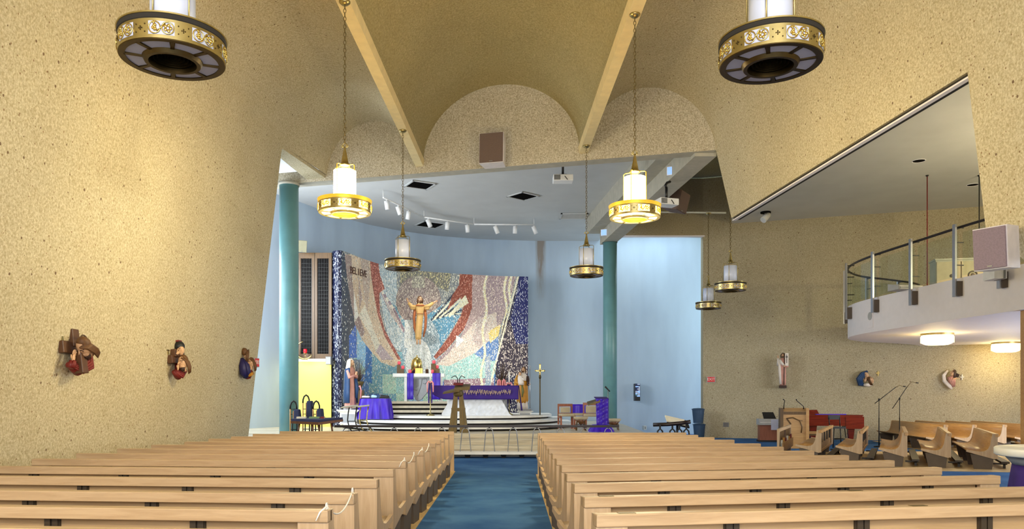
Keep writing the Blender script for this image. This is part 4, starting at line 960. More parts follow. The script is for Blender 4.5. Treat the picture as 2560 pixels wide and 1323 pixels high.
# left wood screen with dark grilles, yellow wall
d = 27.5; x0, x1 = PX(744, d), PX(829, d); z0, z1 = PZ(897, d), PZ(632, d); W_ = x1-x0
t = thing('wood_screen', 'dark wood screen with two tall black grille panels', 'screen', (x0, d, z0)); H_ = z1-z0
MB().box(-.5, W_, 0, .1, 0, .17).obj('bottom_rail', 'oak_dark', t); MB().box(-.5, W_, 0, .1, H_-.2, H_).obj('top_rail', 'oak_dark', t)
for a, b in ((-.5, .11), (.50, .69), (W_-.1, W_)): MB().box(a, b, 0, .1, .17, H_-.2).obj('stile', 'oak_dark', t)
MB().box(.595, .605, -.01, .1, 0, H_).obj('door_gap', 'shadow_gap', t)
for a, b in ((.11, .50), (.69, W_-.1)):
    MB().box(a, b, .06, .08, .17, H_-.2).obj('grille_back', 'vent_dark', t); mb = MB()
    n = 7
    for k in range(n): mb.box(a+(k+.5)*(b-a)/n-.008, a+(k+.5)*(b-a)/n+.008, .03, .05, .17, H_-.2)
    for k in range(24): mb.box(a, b, .035, .05, .25+k*.135, .262+k*.135)
    mb.obj('grille', 'black_metal', t)
t = thing('yellow_panel', 'bright yellow wall panel under the dark wood screen', 'panel', (x0, d+.02, .59)); MB().box(-.25, W_-.02, 0, .08, 0, z0-.59-.1).obj('board', 'panel_yellow', t); MB().box(-.25, W_, -.01, .1, z0-.59-.1, z0-.59-.001).obj('sill', 'white_paint', t)
d = 27.2; t = thing('wall_box', 'small grey box at the lower corner of the wood screen', 'box', P(822, 912, d)); MB().box(-.09, .09, -.1, .2, 0, .28).obj('body', 'grey_plastic', t); MB().box(-.08, .08, -.105, -.1, .02, .26).obj('cover', 'vent_pale', t)
d = 27.2; t = thing('sanctuary_lamp', 'brass crescent lamp with a red glass candle before the wood screen', 'lamp', P(763, 880, d))
mb = MB(); mb.tube([(-.02+.3*math.cos(a), 0, .06+.3*math.sin(a)) for a in [math.radians(q) for q in range(100, 330, 12)]], [.012+.03*math.sin(k/19*PI) for k in range(20)], 8); mb.obj('crescent', 'brass', t)
MB().lathe([(.04, -.06), (.06, -.02), (.065, .06), (.05, .1)], 14).obj('red_glass', 'red_glass', t); MB().torus((0, 0, -.05), .07, .01, 'z', 14, 5).obj('ring', 'brass', t); MB().tube([(0, 0, -.06), (0, 0, -.22), (0, .2, -.26), (0, .35, -.26)], .014, 6).obj('arm', 'brass', t)
# added area light without a fixture, washing the yellow panel
l = bpy.data.lights.new('panel_fill_light', 'AREA'); l.shape = 'RECTANGLE'; l.size = 1.0; l.size_y = .1; l.energy = 7; l.color = (1, .9, .6)
lo = bpy.data.objects.new('panel_fill_light', l); COL.objects.link(lo); lo.location = ((x0+x1)/2, 27.15, z0-.06); lo.rotation_euler = (.25, 0, 0)
# celebrant seats on the left
def sedile(px, pytop, d, hb, lab):
    t = thing('presider_chair', lab, 'chair', (PX(px, d), d, .59), 0, 'hooped presider chairs')
    t.scale = (.9, .9, 1); H = PZ(pytop, d)-.59
    MB().tube([(-.14, 0, 0), (-.14, 0, H-.2)], .02, 8).obj('post', 'oak_choir', t); MB().tube([(.06, .02, 0), (.06, .02, hb)], .02, 8).obj('post', 'black_metal', t)
    MB().tube([(-.14, 0, H-.22), (-.135, 0, H-.13), (-.10, 0, H-.04), (-.04, 0, H), (.02, 0, H-.04), (.055, 0, H-.13), (.06, 0, H-.24)], .024, 8).obj('hoop', 'black_metal', t)
    for z in (.14, .42, .56, .70):
        if z < H-.2: MB().tube([(-.14, 0, z), (.06, 0, z)], .01, 6).obj('rung', 'black_metal', t)
    MB().box(-.13, .05, -.02, .02, .31, .34).obj('rung', 'oak_choir', t)
    bev(MB().hexa([(.03, -.30, .42), (.22, -.30, .42), (.22, .0, .42), (.03, .0, .42)], [(.04, -.26, hb), (.19, -.26, hb), (.19, -.02, hb), (.04, -.02, hb)]).obj('back_cushion', 'navy_upholstery', t), .03)
    MB().box(.005, .03, -.24, .0, .42, hb-.05).obj('back_frame', 'oak_choir', t)
    bev(MB().box(.0, .26, -.42, -.02, .36, .42).obj('seat', 'navy_upholstery', t), .02)
    for x in (.03, .22): MB().tube([(x, -.38, 0), (x, -.38, .36)], .018, 8).obj('leg', 'black_metal', t)
sedile(737, 1003, 21.45, .70, 'hooped back chair with short navy cushion beside the left teal column'); sedile(768.5, 988, 21.75, .93, 'tallest hooped back chair with tall navy cushion, the middle one'); sedile(794, 1003, 21.5, .72, 'hooped back chair with short navy cushion nearest the mosaic')
d = 20.78; t = thing('bench', 'wide bench with navy cushion top on dark splayed legs', 'bench', (PX(796, d), d, .59))
MB().hexa([(-.66, -.28, .34), (.1, -.42, .30), (.66, .0, .38), (-.6, .32, .36)], [(-.66, -.28, .40), (.1, -.42, .37), (.66, .0, .44), (-.6, .32, .42)]).obj('frame', 'walnut', t)
MB().hexa([(-.65, -.27, .40), (.1, -.40, .37), (.65, .0, .44), (-.6, .31, .42)], [(-.65, -.27, .46), (.1, -.40, .44), (.65, .0, .49), (-.6, .31, .47)]).obj('cushion', 'navy_upholstery', t)
for a, b in (((-.45, -.2), (-.5, -.22)), ((-.1, -.3), (-.05, -.33)), ((.05, -.25), (.12, -.3)), ((.35, -.05), (.4, -.05))): MB().tube([(a[0], a[1], .35), (b[0], b[1], 0)], .025, 8).obj('leg', 'walnut', t)
for dx, mt, lab, w in ((-.42, 'paper', 'white paper lying on the navy bench', .24), (-.08, 'book_green', 'pale green book lying on the navy bench', .26), (.14, 'book_red', 'dark red book lying on the navy bench', .1)):
    b = thing('book', lab, 'book', (PX(796, d)+dx, d-.1, .59+.462), .1); MB().box(-w/2, w/2, -.1, .1, 0, .05).obj('cover', mt, b); MB().box(-w/2+.01, w/2+.004, -.09, .09, .008, .042).obj('pages', 'paper', b)
# kneelers with curved metal frames
def prie(px, pyt, d, lab, mt):
    t = thing('kneeler', lab, 'kneeler', (PX(px, d), d, .59), 0, 'curved frame kneelers'); H = PZ(pyt, d)-.59
    MB().hexa([(-.26, -.12, H-.10), (.24, -.06, H-.03), (.2, .2, H-.02), (-.2, .14, H-.06)], [(-.26, -.12, H-.07), (.24, -.06, H), (.2, .2, H+.01), (-.2, .14, H-.03)]).obj('arm_rest', 'beam_plaster', t)
    for x in (-.02, .2): MB().tube([(x, 0, H-.05), (x-.03, 0, H*.72), (x-.05, 0, H*.45), (x, -.02, H*.2), (x+.12, -.05, 0)], .018, 8).obj('frame_leg', mt, t)
    MB().tube([(-.05, 0, H*.42), (.15, 0, H*.42)], .012, 6).obj('cross_bar', mt, t); MB().tube([(-.4, -.2, .03), (0, -.1, .06), (.2, -.05, .03)], .015, 6).obj('foot', 'black_metal', t)
prie(875, 1013, 22.5, 'curved metal kneeler with a pale sloping top and dark legs', 'black_metal'); prie(904, 1013, 23.2, 'curved metal kneeler with a pale sloping top and brass legs', 'brass')
# right side: chairs, ambo, stools
def chair(px, pytop, d, rz, lab, w=.5):
    t = thing('armchair', lab, 'chair', (PX(px, d), d, .59), rz, 'upholstered cherry wood chairs'); H = PZ(pytop, d)-.59
    for x in (-w/2, w/2-.05):
        MB().box(x, x+.05, .2, .25, 0, H).obj('back_post', 'cherry', t); MB().box(x, x+.05, -.27, -.22, 0, .44).obj('front_leg', 'cherry', t); MB().box(x, x+.05, -.27, .2, .36, .41).obj('side_rail', 'cherry', t)
    MB().box(-w/2+.05, w/2-.05, .205, .245, H-.09, H).obj('top_rail', 'cherry', t); MB().box(-w/2+.05, w/2-.05, .205, .245, .47, .52).obj('low_rail', 'cherry', t)
    bev(MB().box(-w/2+.09, w/2-.09, .18, .23, .53, H-.11).obj('back_pad', 'beige_upholstery', t), .015); bev(MB().box(-w/2+.02, w/2-.02, -.29, .2, .41, .5).obj('seat_pad', 'beige_upholstery', t), .03)
chair(1416, 1010, 25.6, .12, 'cherry wood chair with beige pads, left of the purple draped chair'); chair(1478, 1007, 25.3, -.1, 'cherry wood chair with beige pads, partly behind the purple ambo', .54)
d = 26.4; t = thing('armchair', 'chair between the two others with a purple cloth over its back', 'chair', (PX(1447, d), d, .59)); H = PZ(1012, d)-.59
for x in (-.25, .2):
    MB().box(x, x+.05, .2, .25, 0, H).obj('back_post', 'cherry', t); MB().box(x, x+.05, -.25, -.2, 0, .42).obj('front_leg', 'cherry', t)
MB().box(-.25, .25, -.27, .22, .42, .5).obj('seat_pad', 'beige_upholstery', t); solid(MB().grid(lambda u, v: (-.27+.54*u, .19-.01*math.sin(u*14), H+.01-.40*v), 16, 6).obj('purple_cloth', 'purple_cloth', t), .01); MB().box(-.27, .27, .18, .27, H, H+.012).obj('cloth_top', 'purple_cloth', t)
def stool(px, pyt, d, z0, lab, h=.42):
    t = thing('stool', lab, 'stool', (PX(px, d), d, z0), 0, 'small round stools'); H = PZ(pyt, d)-z0
    MB().lathe([(.06, H-.2), (.2, H-.08), (.23, H-.05), (.23, H), (.0, H+.01)], 18).obj('seat', 'beige_upholstery', t); MB().lathe([(.02, H-.28), (.07, H-.2), (.2, H-.09)], 14).obj('apron', 'walnut', t)
    for k in range(4): a = PI/4+k*PI/2; MB().tube([(.16*math.cos(a), .16*math.sin(a), H-.1), (.2*math.cos(a), .2*math.sin(a), 0)], .015, 6).obj('leg', 'oak_dark', t)
    MB().torus((0, 0, H*.45), .17, .008, 'z', 16, 5).obj('stretcher', 'black_metal', t)
stool(1452, 1042, 24.3, .59, 'small stool with beige top between the cherry chairs'); stool(1534, 1047, 24.6, .59, 'small stool with beige top right of the purple ambo')
d = 23.4; t = thing('ambo', 'ambo wrapped in a purple cloth with an open book on top', 'ambo', (PX(1502, d), d, .59)); H = PZ(998, d)-.59
MB().tube([(0, 0, 0), (0, 0, H-.1)], .10, 12).obj('post', 'oak_dark', t); MB().hexa([(-.4, -.2, H-.20), (-.05, -.24, H-.10), (-.05, .2, H-.02), (-.4, .15, H-.12)], [(-.4, -.2, H-.16), (-.05, -.24, H-.02), (-.05, .2, H+.02), (-.4, .15, H-.08)]).obj('book_rest', 'bronze', t)
def ambo_cloth(u, v):
    x = -.17+.36*u; return (x*(1-.12*v), -.2-.015*math.sin(v*22+u*5)-.02*math.sin(u*8), H+.01-v*(H*.80))
solid(MB().grid(ambo_cloth, 14, 30).obj('cloth_front', 'purple_cloth', t), .01); MB().hexa([(-.18, -.21, H), (.2, -.21, H), (.2, .22, H+.05), (-.18, .22, H+.05)], [(-.18, -.21, H+.02), (.2, -.21, H+.02), (.2, .22, H+.07), (-.18, .22, H+.07)]).obj('cloth_top', 'purple_deep', t)
solid(MB().grid(lambda u, v: (.2+.01*math.sin(u*9), -.21+.42*u, H+.02-v*H*.78), 8, 10).obj('cloth_side', 'purple_cloth', t), .01)
mb = MB(); rings = []
for v in range(6):
    k = v/5; rings.append([((.26+.14*k+.03*k*math.sin(q*1.3))*math.cos(2*PI*q/48), (.22+.14*k+.03*k*math.cos(q*1.7))*math.sin(2*PI*q/48), H*.22*(1-k)) for q in range(48)])
mb.ringloft(rings, cap=False); mb.ringloft([rings[0], [(0, 0, H*.24)]*48], cap=False); mb.obj('cloth_base', 'purple_cloth', t)
d = 24.0; t = thing('microphone_stand', 'thin microphone stand with an angled black microphone by the ambo', 'microphone', (PX(1520, d), d, .59)); H = PZ(975, d)-.59
MB().tube([(0, 0, 0), (0, 0, H)], .014, 8).obj('pole', 'steel', t); MB().lathe([(.16, 0), (.16, .02), (.02, .04)], 16).obj('base', 'black_metal', t); MB().tube([(.06, 0, H-.05), (-.04, 0, H+.05), (-.09, 0, H+.1)], [.018, .022, .028], 8).obj('microphone', 'black_plastic', t)
# processional cross
d = 27.6; t = thing('processional_cross', 'tall brass processional cross standing before the blue wall', 'cross', (PX(1350, d), d, .59)); H = PZ(912, d)-.59
MB().tube([(0, 0, .02), (0, 0, H-.42)], .022, 10).obj('staff', 'bronze', t); MB().lathe([(.03, H-.5), (.045, H-.44), (.025, H-.36)], 12).obj('knop', 'brass_dark', t)
MB().box(-.026, .026, -.015, .015, H-.42, H).obj('upright', 'brass', t); MB().box(-.14, .14, -.015, .015, H-.24, H-.19).obj('cross_arm', 'brass', t)
for q in ((-.15, 0, H-.215), (.15, 0, H-.215), (0, 0, H)): MB().ell(q, (.035, .02, .035), 10, 6).obj('finial', 'brass', t)
mb = MB(); mb.ell((0, -.03, H-.16), (.02, .02, .028), 8, 6); mb.tube([(-.11, -.025, H-.19), (0, -.03, H-.225), (.11, -.025, H-.19)], .01, 6); mb.tube([(0, -.03, H-.2), (0, -.03, H-.3), (0, -.025, H-.4)], [.022, .02, .01], 8); mb.obj('corpus', 'gold', t)
for k in range(3): a = k*2*PI/3+.5; MB().tube([(0, 0, .12), (.1*math.cos(a), .1*math.sin(a), .1), (.28*math.cos(a), .28*math.sin(a), .015)], .02, 6).obj('foot', 'black_metal', t)
# glass art panel on the blue wall, outlet
d = 34.5; t = thing('glass_panel_art', 'narrow blue and white stained glass panel box on the pale blue wall', 'art', P(1593, 981, d))
MB().box(-.11, .11, -.12, .3, -.38, .38).obj('case', 'black_metal', t); rnd = random.Random(4)
for k in range(14):
    z = -.35+k*.052; mt = rnd.choice(('lens_blue', 'robe_blue', 'frosted_glass', 'teal_paint', 'lens_blue', 'robe_navy')) if k > 2 else 'black_plastic'
    xm = rnd.uniform(-.04, .05); MB().box(-.1, xm-.004, -.13, -.12, z, z+.046).obj('glass_piece', mt, t)
    mt = rnd.choice(('lens_blue', 'robe_blue', 'frosted_glass', 'lens_blue')) if k > 2 else 'black_plastic'
    MB().box(xm+.004, .1, -.13, -.12, z, z+.046).obj('glass_piece', mt, t)
t = thing('wall_outlet', 'small pale outlet plate low on the blue wall', 'outlet', P(1613, 1070, 34.4)); MB().box(-.06, .06, -.02, .4, -.09, .09).obj('plate', 'plug', t); MB().box(-.02, .02, -.025, -.02, -.05, .05).obj('sockets', 'grey_plastic', t)
# ================================================================== FIGURES
def hand(mb, p, dr, up, s):
    p, dr, up = Vector(p), Vector(dr).normalized(), Vector(up); side = dr.cross(up).normalized(); up = side.cross(dr)
    M = Matrix((side, up, dr)).transposed()
    mb.ell(p+dr*s*.45, (s*.28, s*.13, s*.5), 8, 6, M)
    for k, (o, l) in enumerate(((-.22, .5), (-.07, .6), (.08, .56), (.22, .44))):
        b = p+dr*s*.8+side*o*s; mb.tube([b, b+dr*l*s*.6, b+dr*l*s+up*s*.08], s*.07, 5)
    b = p+dr*s*.25-side*s*.25; mb.tube([b, b-side*s*.22+dr*s*.25, b-side*s*.25+dr*s*.45], s*.075, 5)
def head(t, c, s, hair, beard, skin='skin', turn=0, tilt=0):
    c = Vector(c); M = ROT('Z', turn)@ROT('X', tilt)
    mb = MB(); mb.ell(c, (s*.36, s*.42, s*.5), 16, 12, M); mb.tube([c+Vector((0, s*.05, -s*.3)), c+Vector((0, s*.1, -s*.85))], s*.2, 10)
    mb.tube([c+M@Vector((0, -s*.40, s*.12)), c+M@Vector((0, -s*.50, -s*.08)), c+M@Vector((0, -s*.40, -s*.12))], [s*.04, s*.075, s*.05], 6)
    for q in (-1, 1): mb.ell(c+M@Vector((q*s*.36, 0, 0)), (s*.05, s*.09, s*.12), 6, 5)
    mb.tube([c+M@Vector((-s*.12, -s*.39, -s*.22)), c+M@Vector((0, -s*.42, -s*.22)), c+M@Vector((s*.12, -s*.39, -s*.22))], s*.03, 5)
    h = mb.obj('head', skin, t)
    e = MB()
    for q in (-1, 1): e.ell(c+M@Vector((q*s*.15, -s*.37, s*.06)), (s*.06, s*.04, s*.035), 6, 5); e.tube([c+M@Vector((q*s*.07, -s*.40, s*.14)), c+M@Vector((q*s*.24, -s*.35, s*.15))], s*.022, 5)
    e.obj('eyes', 'hair_dark', h)
    if hair:
        hb = MB(); hb.ell(c+M@Vector((0, s*.09, s*.1)), (s*.42, s*.44, s*.50), 16, 10, M)
        for q in (-1, 1): hb.tube([c+M@Vector((q*s*.33, -s*.05, s*.25)), c+M@Vector((q*s*.42, 0, -s*.15)), c+M@Vector((q*s*.40, s*.08, -s*.7))], [s*.13, s*.16, s*.09], 8)
        hb.obj('hair', hair, t)
    if beard:
        b = MB(); b.ell(c+M@Vector((0, -s*.26, -s*.40)), (s*.22, s*.16, s*.22), 10, 8, M); b.obj('beard', beard, t)
def robe(name, t, mat, rings, folds=9, amp=.06, n=44, phase=0, depth_amp=None):
    R_ = []
    for z, rx, ry, cx, cy in rings:
        k = amp*max(0, 1-z/ max(r[0] for r in rings)*1.05)
        R_.append([(cx+rx*(1+k*math.sin(folds*a+phase)+k*.5*math.sin(folds*1.7*a))*math.cos(a), cy+ry*(1+k*math.sin(folds*a+phase))*math.sin(a), z) for a in [2*PI*q/n for q in range(n)]])
    return MB().ringloft(R_).obj(name, mat, t)
def scale_rings(rs, H): return [tuple(v*H for v in r) for r in rs]
BODY = [(.03, .105, .075, 0, 0), (.10, .105, .075, 0, 0), (.25, .095, .07, 0, 0), (.45, .09, .068, 0, 0), (.58, .085, .064, 0, 0), (.66, .095, .066, 0, 0), (.74, .115, .066, 0, 0), (.79, .115, .06, 0, 0), (.82, .085, .05, 0, 0), (.85, .045, .036, 0, 0)]
# risen figure on the mosaic, arms spread
d = 31.25; H = 122*d/F; t = thing('statue', 'carved wooden figure in tan robe with arms spread on the mosaic', 'statue', (PX(1050, d), d, PZ(862, d)), .12)
tp = [(.10, .05, .045, -.035, 0), (.16, .06, .055, -.035, 0), (.25, .062, .056, -.03, 0), (.45, .066, .058, -.015, 0), (.58, .066, .056, 0, 0), (.66, .074, .058, 0, 0), (.74, .092, .06, 0, 0), (.79, .098, .056, 0, 0), (.82, .078, .05, 0, 0), (.85, .04, .034, 0, 0)]
robe('robe', t, 'robe_tan', scale_rings(tp, H), 8, .09)
MB().torus((0, 0, .63*H), .068*H, .006*H, 'z', 24, 6).obj('belt', 'robe_rust', t)
for s in (-1, 1):
    sl = MB().tube([(s*.09*H, 0, .77*H), (s*.17*H, -.01*H, .78*H), (s*.235*H, -.02*H, .855*H)] if s < 0 else [(s*.09*H, 0, .77*H), (s*.19*H, -.01*H, .80*H), (s*.27*H, -.02*H, .86*H)], [.040*H, .040*H, .030*H], 12).obj('sleeve', 'robe_tan', t); MB().tube([(s*.10*H, 0, .745*H), (s*.17*H, -.005*H, .745*H), (s*.22*H, -.012*H, .81*H)], [.035*H, .034*H, .012*H], 10).obj('sleeve_drape', 'robe_tan', t)
    mb = MB(); hand(mb, (s*(.235 if s < 0 else .27)*H, -.02*H, .86*H), (s*.35, -.1, .9) if s < 0 else (s*.9, -.1, .45), (0, 1, 0), .07*H); mb.obj('hand', 'skin', t)
    MB().tube([(s*.10*H, .02*H, .74*H), (s*.12*H, .035*H, .55*H), (s*.11*H, .04*H, .35*H), (s*.07*H, .03*H, .16*H)], [.028*H, .028*H, .026*H, .012*H], 10).obj('mantle', 'robe_rust', t)
    mb = MB(); mb.ell((-.03*H+s*.03*H, -.03*H, .055*H), (.022*H, .03*H, .06*H), 10, 8); mb.obj('foot', 'skin', t)
MB().torus((0, -.005*H, .80*H), .074*H, .018*H, 'z', 24, 8, 1, .75).obj('mantle_collar', 'robe_rust', t)
head(t, (0, -.015*H, .925*H), .125*H, 'hair_brown', 'hair_brown', turn=.35)
# blue cloaked praying figure on pedestal
d = 26.3; zf = PZ(1020, d); H = (PZ(898, d)-zf); t = thing('statue', 'painted statue in white veil and blue cloak with praying hands', 'statue', (PX(877, d), d, zf), 1.15)
robe('robe', t, 'robe_pink', scale_rings([(.0, .13, .10, -.02, 0), (.06, .13, .10, -.02, 0), (.25, .105, .085, -.01, 0), (.45, .09, .075, 0, 0), (.6, .08, .065, 0, 0), (.72, .09, .065, 0, 0), (.8, .085, .055, 0, 0), (.85, .04, .035, 0, 0)], H), 7, .12)
rr = []
for z, r in ((.10, .15), (.3, .14), (.5, .13), (.65, .125), (.76, .115), (.81, .09)):
    rr.append([((r*1.03)*H*math.cos(a), (r*.95)*H*math.sin(a)*(1+.06*math.sin(a*9)), z*H) for a in [math.radians(-28+q*236/20) for q in range(21)]])
solid(MB().ringloft(rr, cap=False, closed=False).obj('cloak', 'robe_blue', t), .014*H, 1)
head(t, (0, -.02*H, .92*H), .12*H, None, None, tilt=.3)
mb = MB(); rr = []
for z, rx, ry in ((.74, .105, .085), (.80, .10, .085), (.86, .075, .08), (.92, .062, .075), (.97, .05, .06), (1.0, .015, .02)):
    rr.append([(rx*H*math.cos(a), ry*H*math.sin(a)+.005*H, z*H) for a in [math.radians(-35+q*250/18) for q in range(19)]])
solid(mb.ringloft(rr, cap=False, closed=False).obj('veil', 'veil_cream', t), .012*H, 1)
for s in (-1, 1):
    MB().tube([(s*.10*H, 0, .76*H), (s*.12*H, -.05*H, .62*H), (s*.03*H, -.12*H, .66*H)], [.04*H, .04*H, .028*H], 10).obj('sleeve', 'robe_pink', t)
    mb = MB(); hand(mb, (s*.018*H, -.125*H, .665*H), (-s*.05, -.3, 1), (-s, 0, 0), .06*H); mb.obj('hand', 'skin', t)
MB().tube([(.03*H, -.10*H, .6*H), (.06*H, -.11*H, .4*H), (.05*H, -.10*H, .2*H)], [.03*H, .04*H, .025*H], 8).obj('sash', 'robe_blue', t)
MB().box(-.2, .2, -.16, .16, -.06, .0).obj('plinth', 'grey_stone', t)
def pedestal(px, d, z0, z1, w, lab):
    t = thing('pedestal', lab, 'pedestal', (PX(px, d), d, z0), 0, 'white statue pedestals'); h = z1-z0
    MB().hexa([(-w*.37, -w*.35, 0), (w*.37, -w*.35, 0), (w*.37, w*.35, 0), (-w*.37, w*.35, 0)], [(-w*.37, -w*.35, h*.78), (w*.37, -w*.35, h*.78), (w*.37, w*.35, h*.78), (-w*.37, w*.35, h*.78)]).obj('shaft', 'white_marble', t)
    MB().hexa([(-w*.37, -w*.35, h*.78), (w*.37, -w*.35, h*.78), (w*.37, w*.35, h*.78), (-w*.37, w*.35, h*.78)], [(-w*.5, -w*.45, h*.94), (w*.5, -w*.45, h*.94), (w*.5, w*.45, h*.94), (-w*.5, w*.45, h*.94)]).obj('cornice', 'white_marble', t); MB().box(-w*.5, w*.5, -w*.45, w*.45, h*.94, h).obj('cap', 'white_marble', t); MB().box(-w*.3, w*.3, -w*.36, -w*.35, h*.1, h*.7).obj('panel', 'harp_grey', t); MB().box(-w*.42, w*.42, -w*.4, w*.4, 0, h*.06).obj('base', 'white_marble', t)
pedestal(874, 26.3, .73, zf-.061, .74, 'white marble pedestal under the blue cloaked statue')
# figure with child
d = 28.8; zf = PZ(1023, d); H = PZ(916, d)-zf; t = thing('statue', 'painted statue in ochre mantle holding a child in white', 'statue', (PX(1306, d), d, zf), -.1)
robe('robe', t, 'robe_white', scale_rings([(.0, .12, .09, 0, 0), (.1, .115, .085, 0, 0), (.3, .1, .08, 0, 0), (.5, .09, .075, 0, 0), (.66, .1, .07, 0, 0), (.76, .12, .068, 0, 0), (.81, .09, .055, 0, 0), (.85, .045, .036, 0, 0)], H), 9, .09)
robe('mantle', t, 'robe_ochre', scale_rings([(.14, .10, .088, .0, 0), (.2, .128, .098, 0, 0), (.35, .128, .10, 0, 0), (.5, .125, .10, 0, 0), (.62, .12, .09, 0, 0), (.66, .10, .075, 0, 0)], H), 6, .10, phase=1)
MB().tube([(-.12*H, -.01*H, .3*H), (-.155*H, 0, .5*H), (-.14*H, .01*H, .68*H), (-.09*H, .02*H, .79*H)], [.03*H, .05*H, .05*H, .035*H], 12).obj('mantle_fold', 'robe_ochre', t)
MB().tube([(0, -.10*H, .56*H), (.02*H, -.105*H, .4*H), (.0, -.10*H, .28*H)], [.02*H, .03*H, .01*H], 8).obj('tunic_fold', 'robe_green', t)
for s, pts in ((-1, [(-.11*H, 0, .76*H), (-.14*H, -.06*H, .62*H), (-.03*H, -.13*H, .58*H)]), (1, [(.11*H, 0, .76*H), (.145*H, -.03*H, .62*H), (.14*H, -.10*H, .56*H)])):
    MB().tube(pts, [.042*H, .042*H, .03*H], 10).obj('sleeve', 'robe_ochre' if s < 0 else 'hair_dark', t); mb = MB(); hand(mb, pts[-1], (.8, -.4, .1) if s < 0 else (.7, -.5, .2), (0, 0, 1), .055*H); mb.obj('hand', 'skin', t)
head(t, (.03*H, -.01*H, .925*H), .115*H, 'hair_brown', 'hair_brown', turn=-.3)
robe('child_robe', t, 'robe_white', [(.56*H, .065*H, .05*H, -.02*H, -.11*H), (.62*H, .07*H, .055*H, -.025*H, -.115*H), (.7*H, .062*H, .05*H, -.04*H, -.11*H), (.75*H, .055*H, .04*H, -.045*H, -.105*H), (.78*H, .025*H, .02*H, -.05*H, -.10*H)], 6, .05)
k = bpy.data.objects.new('child', None); 
mbh = MB(); mbh.ell((-.05*H, -.10*H, .82*H), (.033*H, .037*H, .043*H), 12, 8); mbh.obj('child_head', 'skin', t); MB().ell((-.05*H, -.088*H, .832*H), (.037*H, .038*H, .04*H), 12, 8).obj('child_hair', 'hair_brown', t)
mb = MB(); mb.tube([(.0, -.13*H, .71*H), (.05*H, -.16*H, .68*H)], [.018*H, .014*H], 8); mb.obj('child_arm', 'robe_white', t)
MB().tube([(.185*H, -.12*H, .02*H), (.185*H, -.12*H, .93*H)], .011*H, 8).obj('staff', 'steel', t); mb = MB()
for q in range(5): mb.ell((.185*H+.015*H*math.cos(q*2.1), -.12*H, .93*H+q*.018*H), (.014*H, .014*H, .016*H), 6, 5)
mb.obj('staff_blossom', 'harp_grey', t); MB().box(-.1, .33, -.22, .2, -.07, 0).obj('plinth', 'grey_stone', t)
pedestal(1312, 28.8, .87, zf-.071, .62, 'white marble pedestal under the statue in ochre mantle')
# white robed figure on the pebble wall
p = wallpt(1957, 970, .35); H = 88*p.y/F; t = thing('statue', 'slender carved figure in white and pink robe on the pebble wall', 'statue', p, rw)
robe('robe', t, 'robe_pink', scale_rings([(.07, .075, .055, 0, 0), (.2, .08, .06, 0, 0), (.45, .085, .06, 0, 0), (.62, .085, .06, 0, 0), (.74, .10, .06, 0, 0), (.8, .09, .05, 0, 0), (.85, .04, .035, 0, 0)], H), 8, .08)
MB().tube([(-.08*H, -.03*H, .80*H), (-.03*H, -.07*H, .70*H), (.05*H, -.07*H, .62*H)], [.03*H, .04*H, .03*H], 10).obj('stole', 'robe_white', t); MB().tube([(-.09*H, -.02*H, .78*H), (-.085*H, -.045*H, .5*H), (-.06*H, -.05*H, .1*H)], [.035*H, .04*H, .03*H], 10).obj('cloak_fold', 'robe_white', t)
head(t, (0, -.02*H, .925*H), .115*H, 'hair_dark', 'hair_dark')
MB().tube([(-.10*H, 0, .78*H), (-.14*H, -.03*H, .64*H), (-.13*H, -.04*H, .84*H)], [.03*H, .032*H, .02*H], 8).obj('arm', 'robe_white', t); mb = MB(); hand(mb, (-.13*H, -.04*H, .84*H), (0, -.1, 1), (0, 1, 0), .06*H); mb.obj('hand', 'skin', t)
MB().tube([(.10*H, 0, .78*H), (.12*H, -.05*H, .60*H), (.06*H, -.09*H, .58*H)], [.03*H, .034*H, .02*H], 8).obj('arm', 'robe_pink', t); mb = MB(); hand(mb, (.06*H, -.09*H, .58*H), (-.3, -.2, .5), (0, 1, 0), .06*H); mb.obj('hand', 'skin', t)
MB().tube([(.03*H, -.075*H, .08*H), (.045*H, -.09*H, .98*H)], .011*H, 8).obj('staff', 'hair_dark', t); MB().box(.06*H, .15*H, -.10*H, -.09*H, .62*H, .98*H).obj('banner', 'robe_white', t); MB().box(.095*H, .11*H, -.105*H, -.10*H, .70*H, .94*H).box(.075*H, .13*H, -.105*H, -.10*H, .86*H, .885*H).obj('banner_cross', 'black_plastic', t)
MB().box(-.10*H, .10*H, -.09*H, .35, 0, .07*H).obj('plinth', 'hair_dark', t)
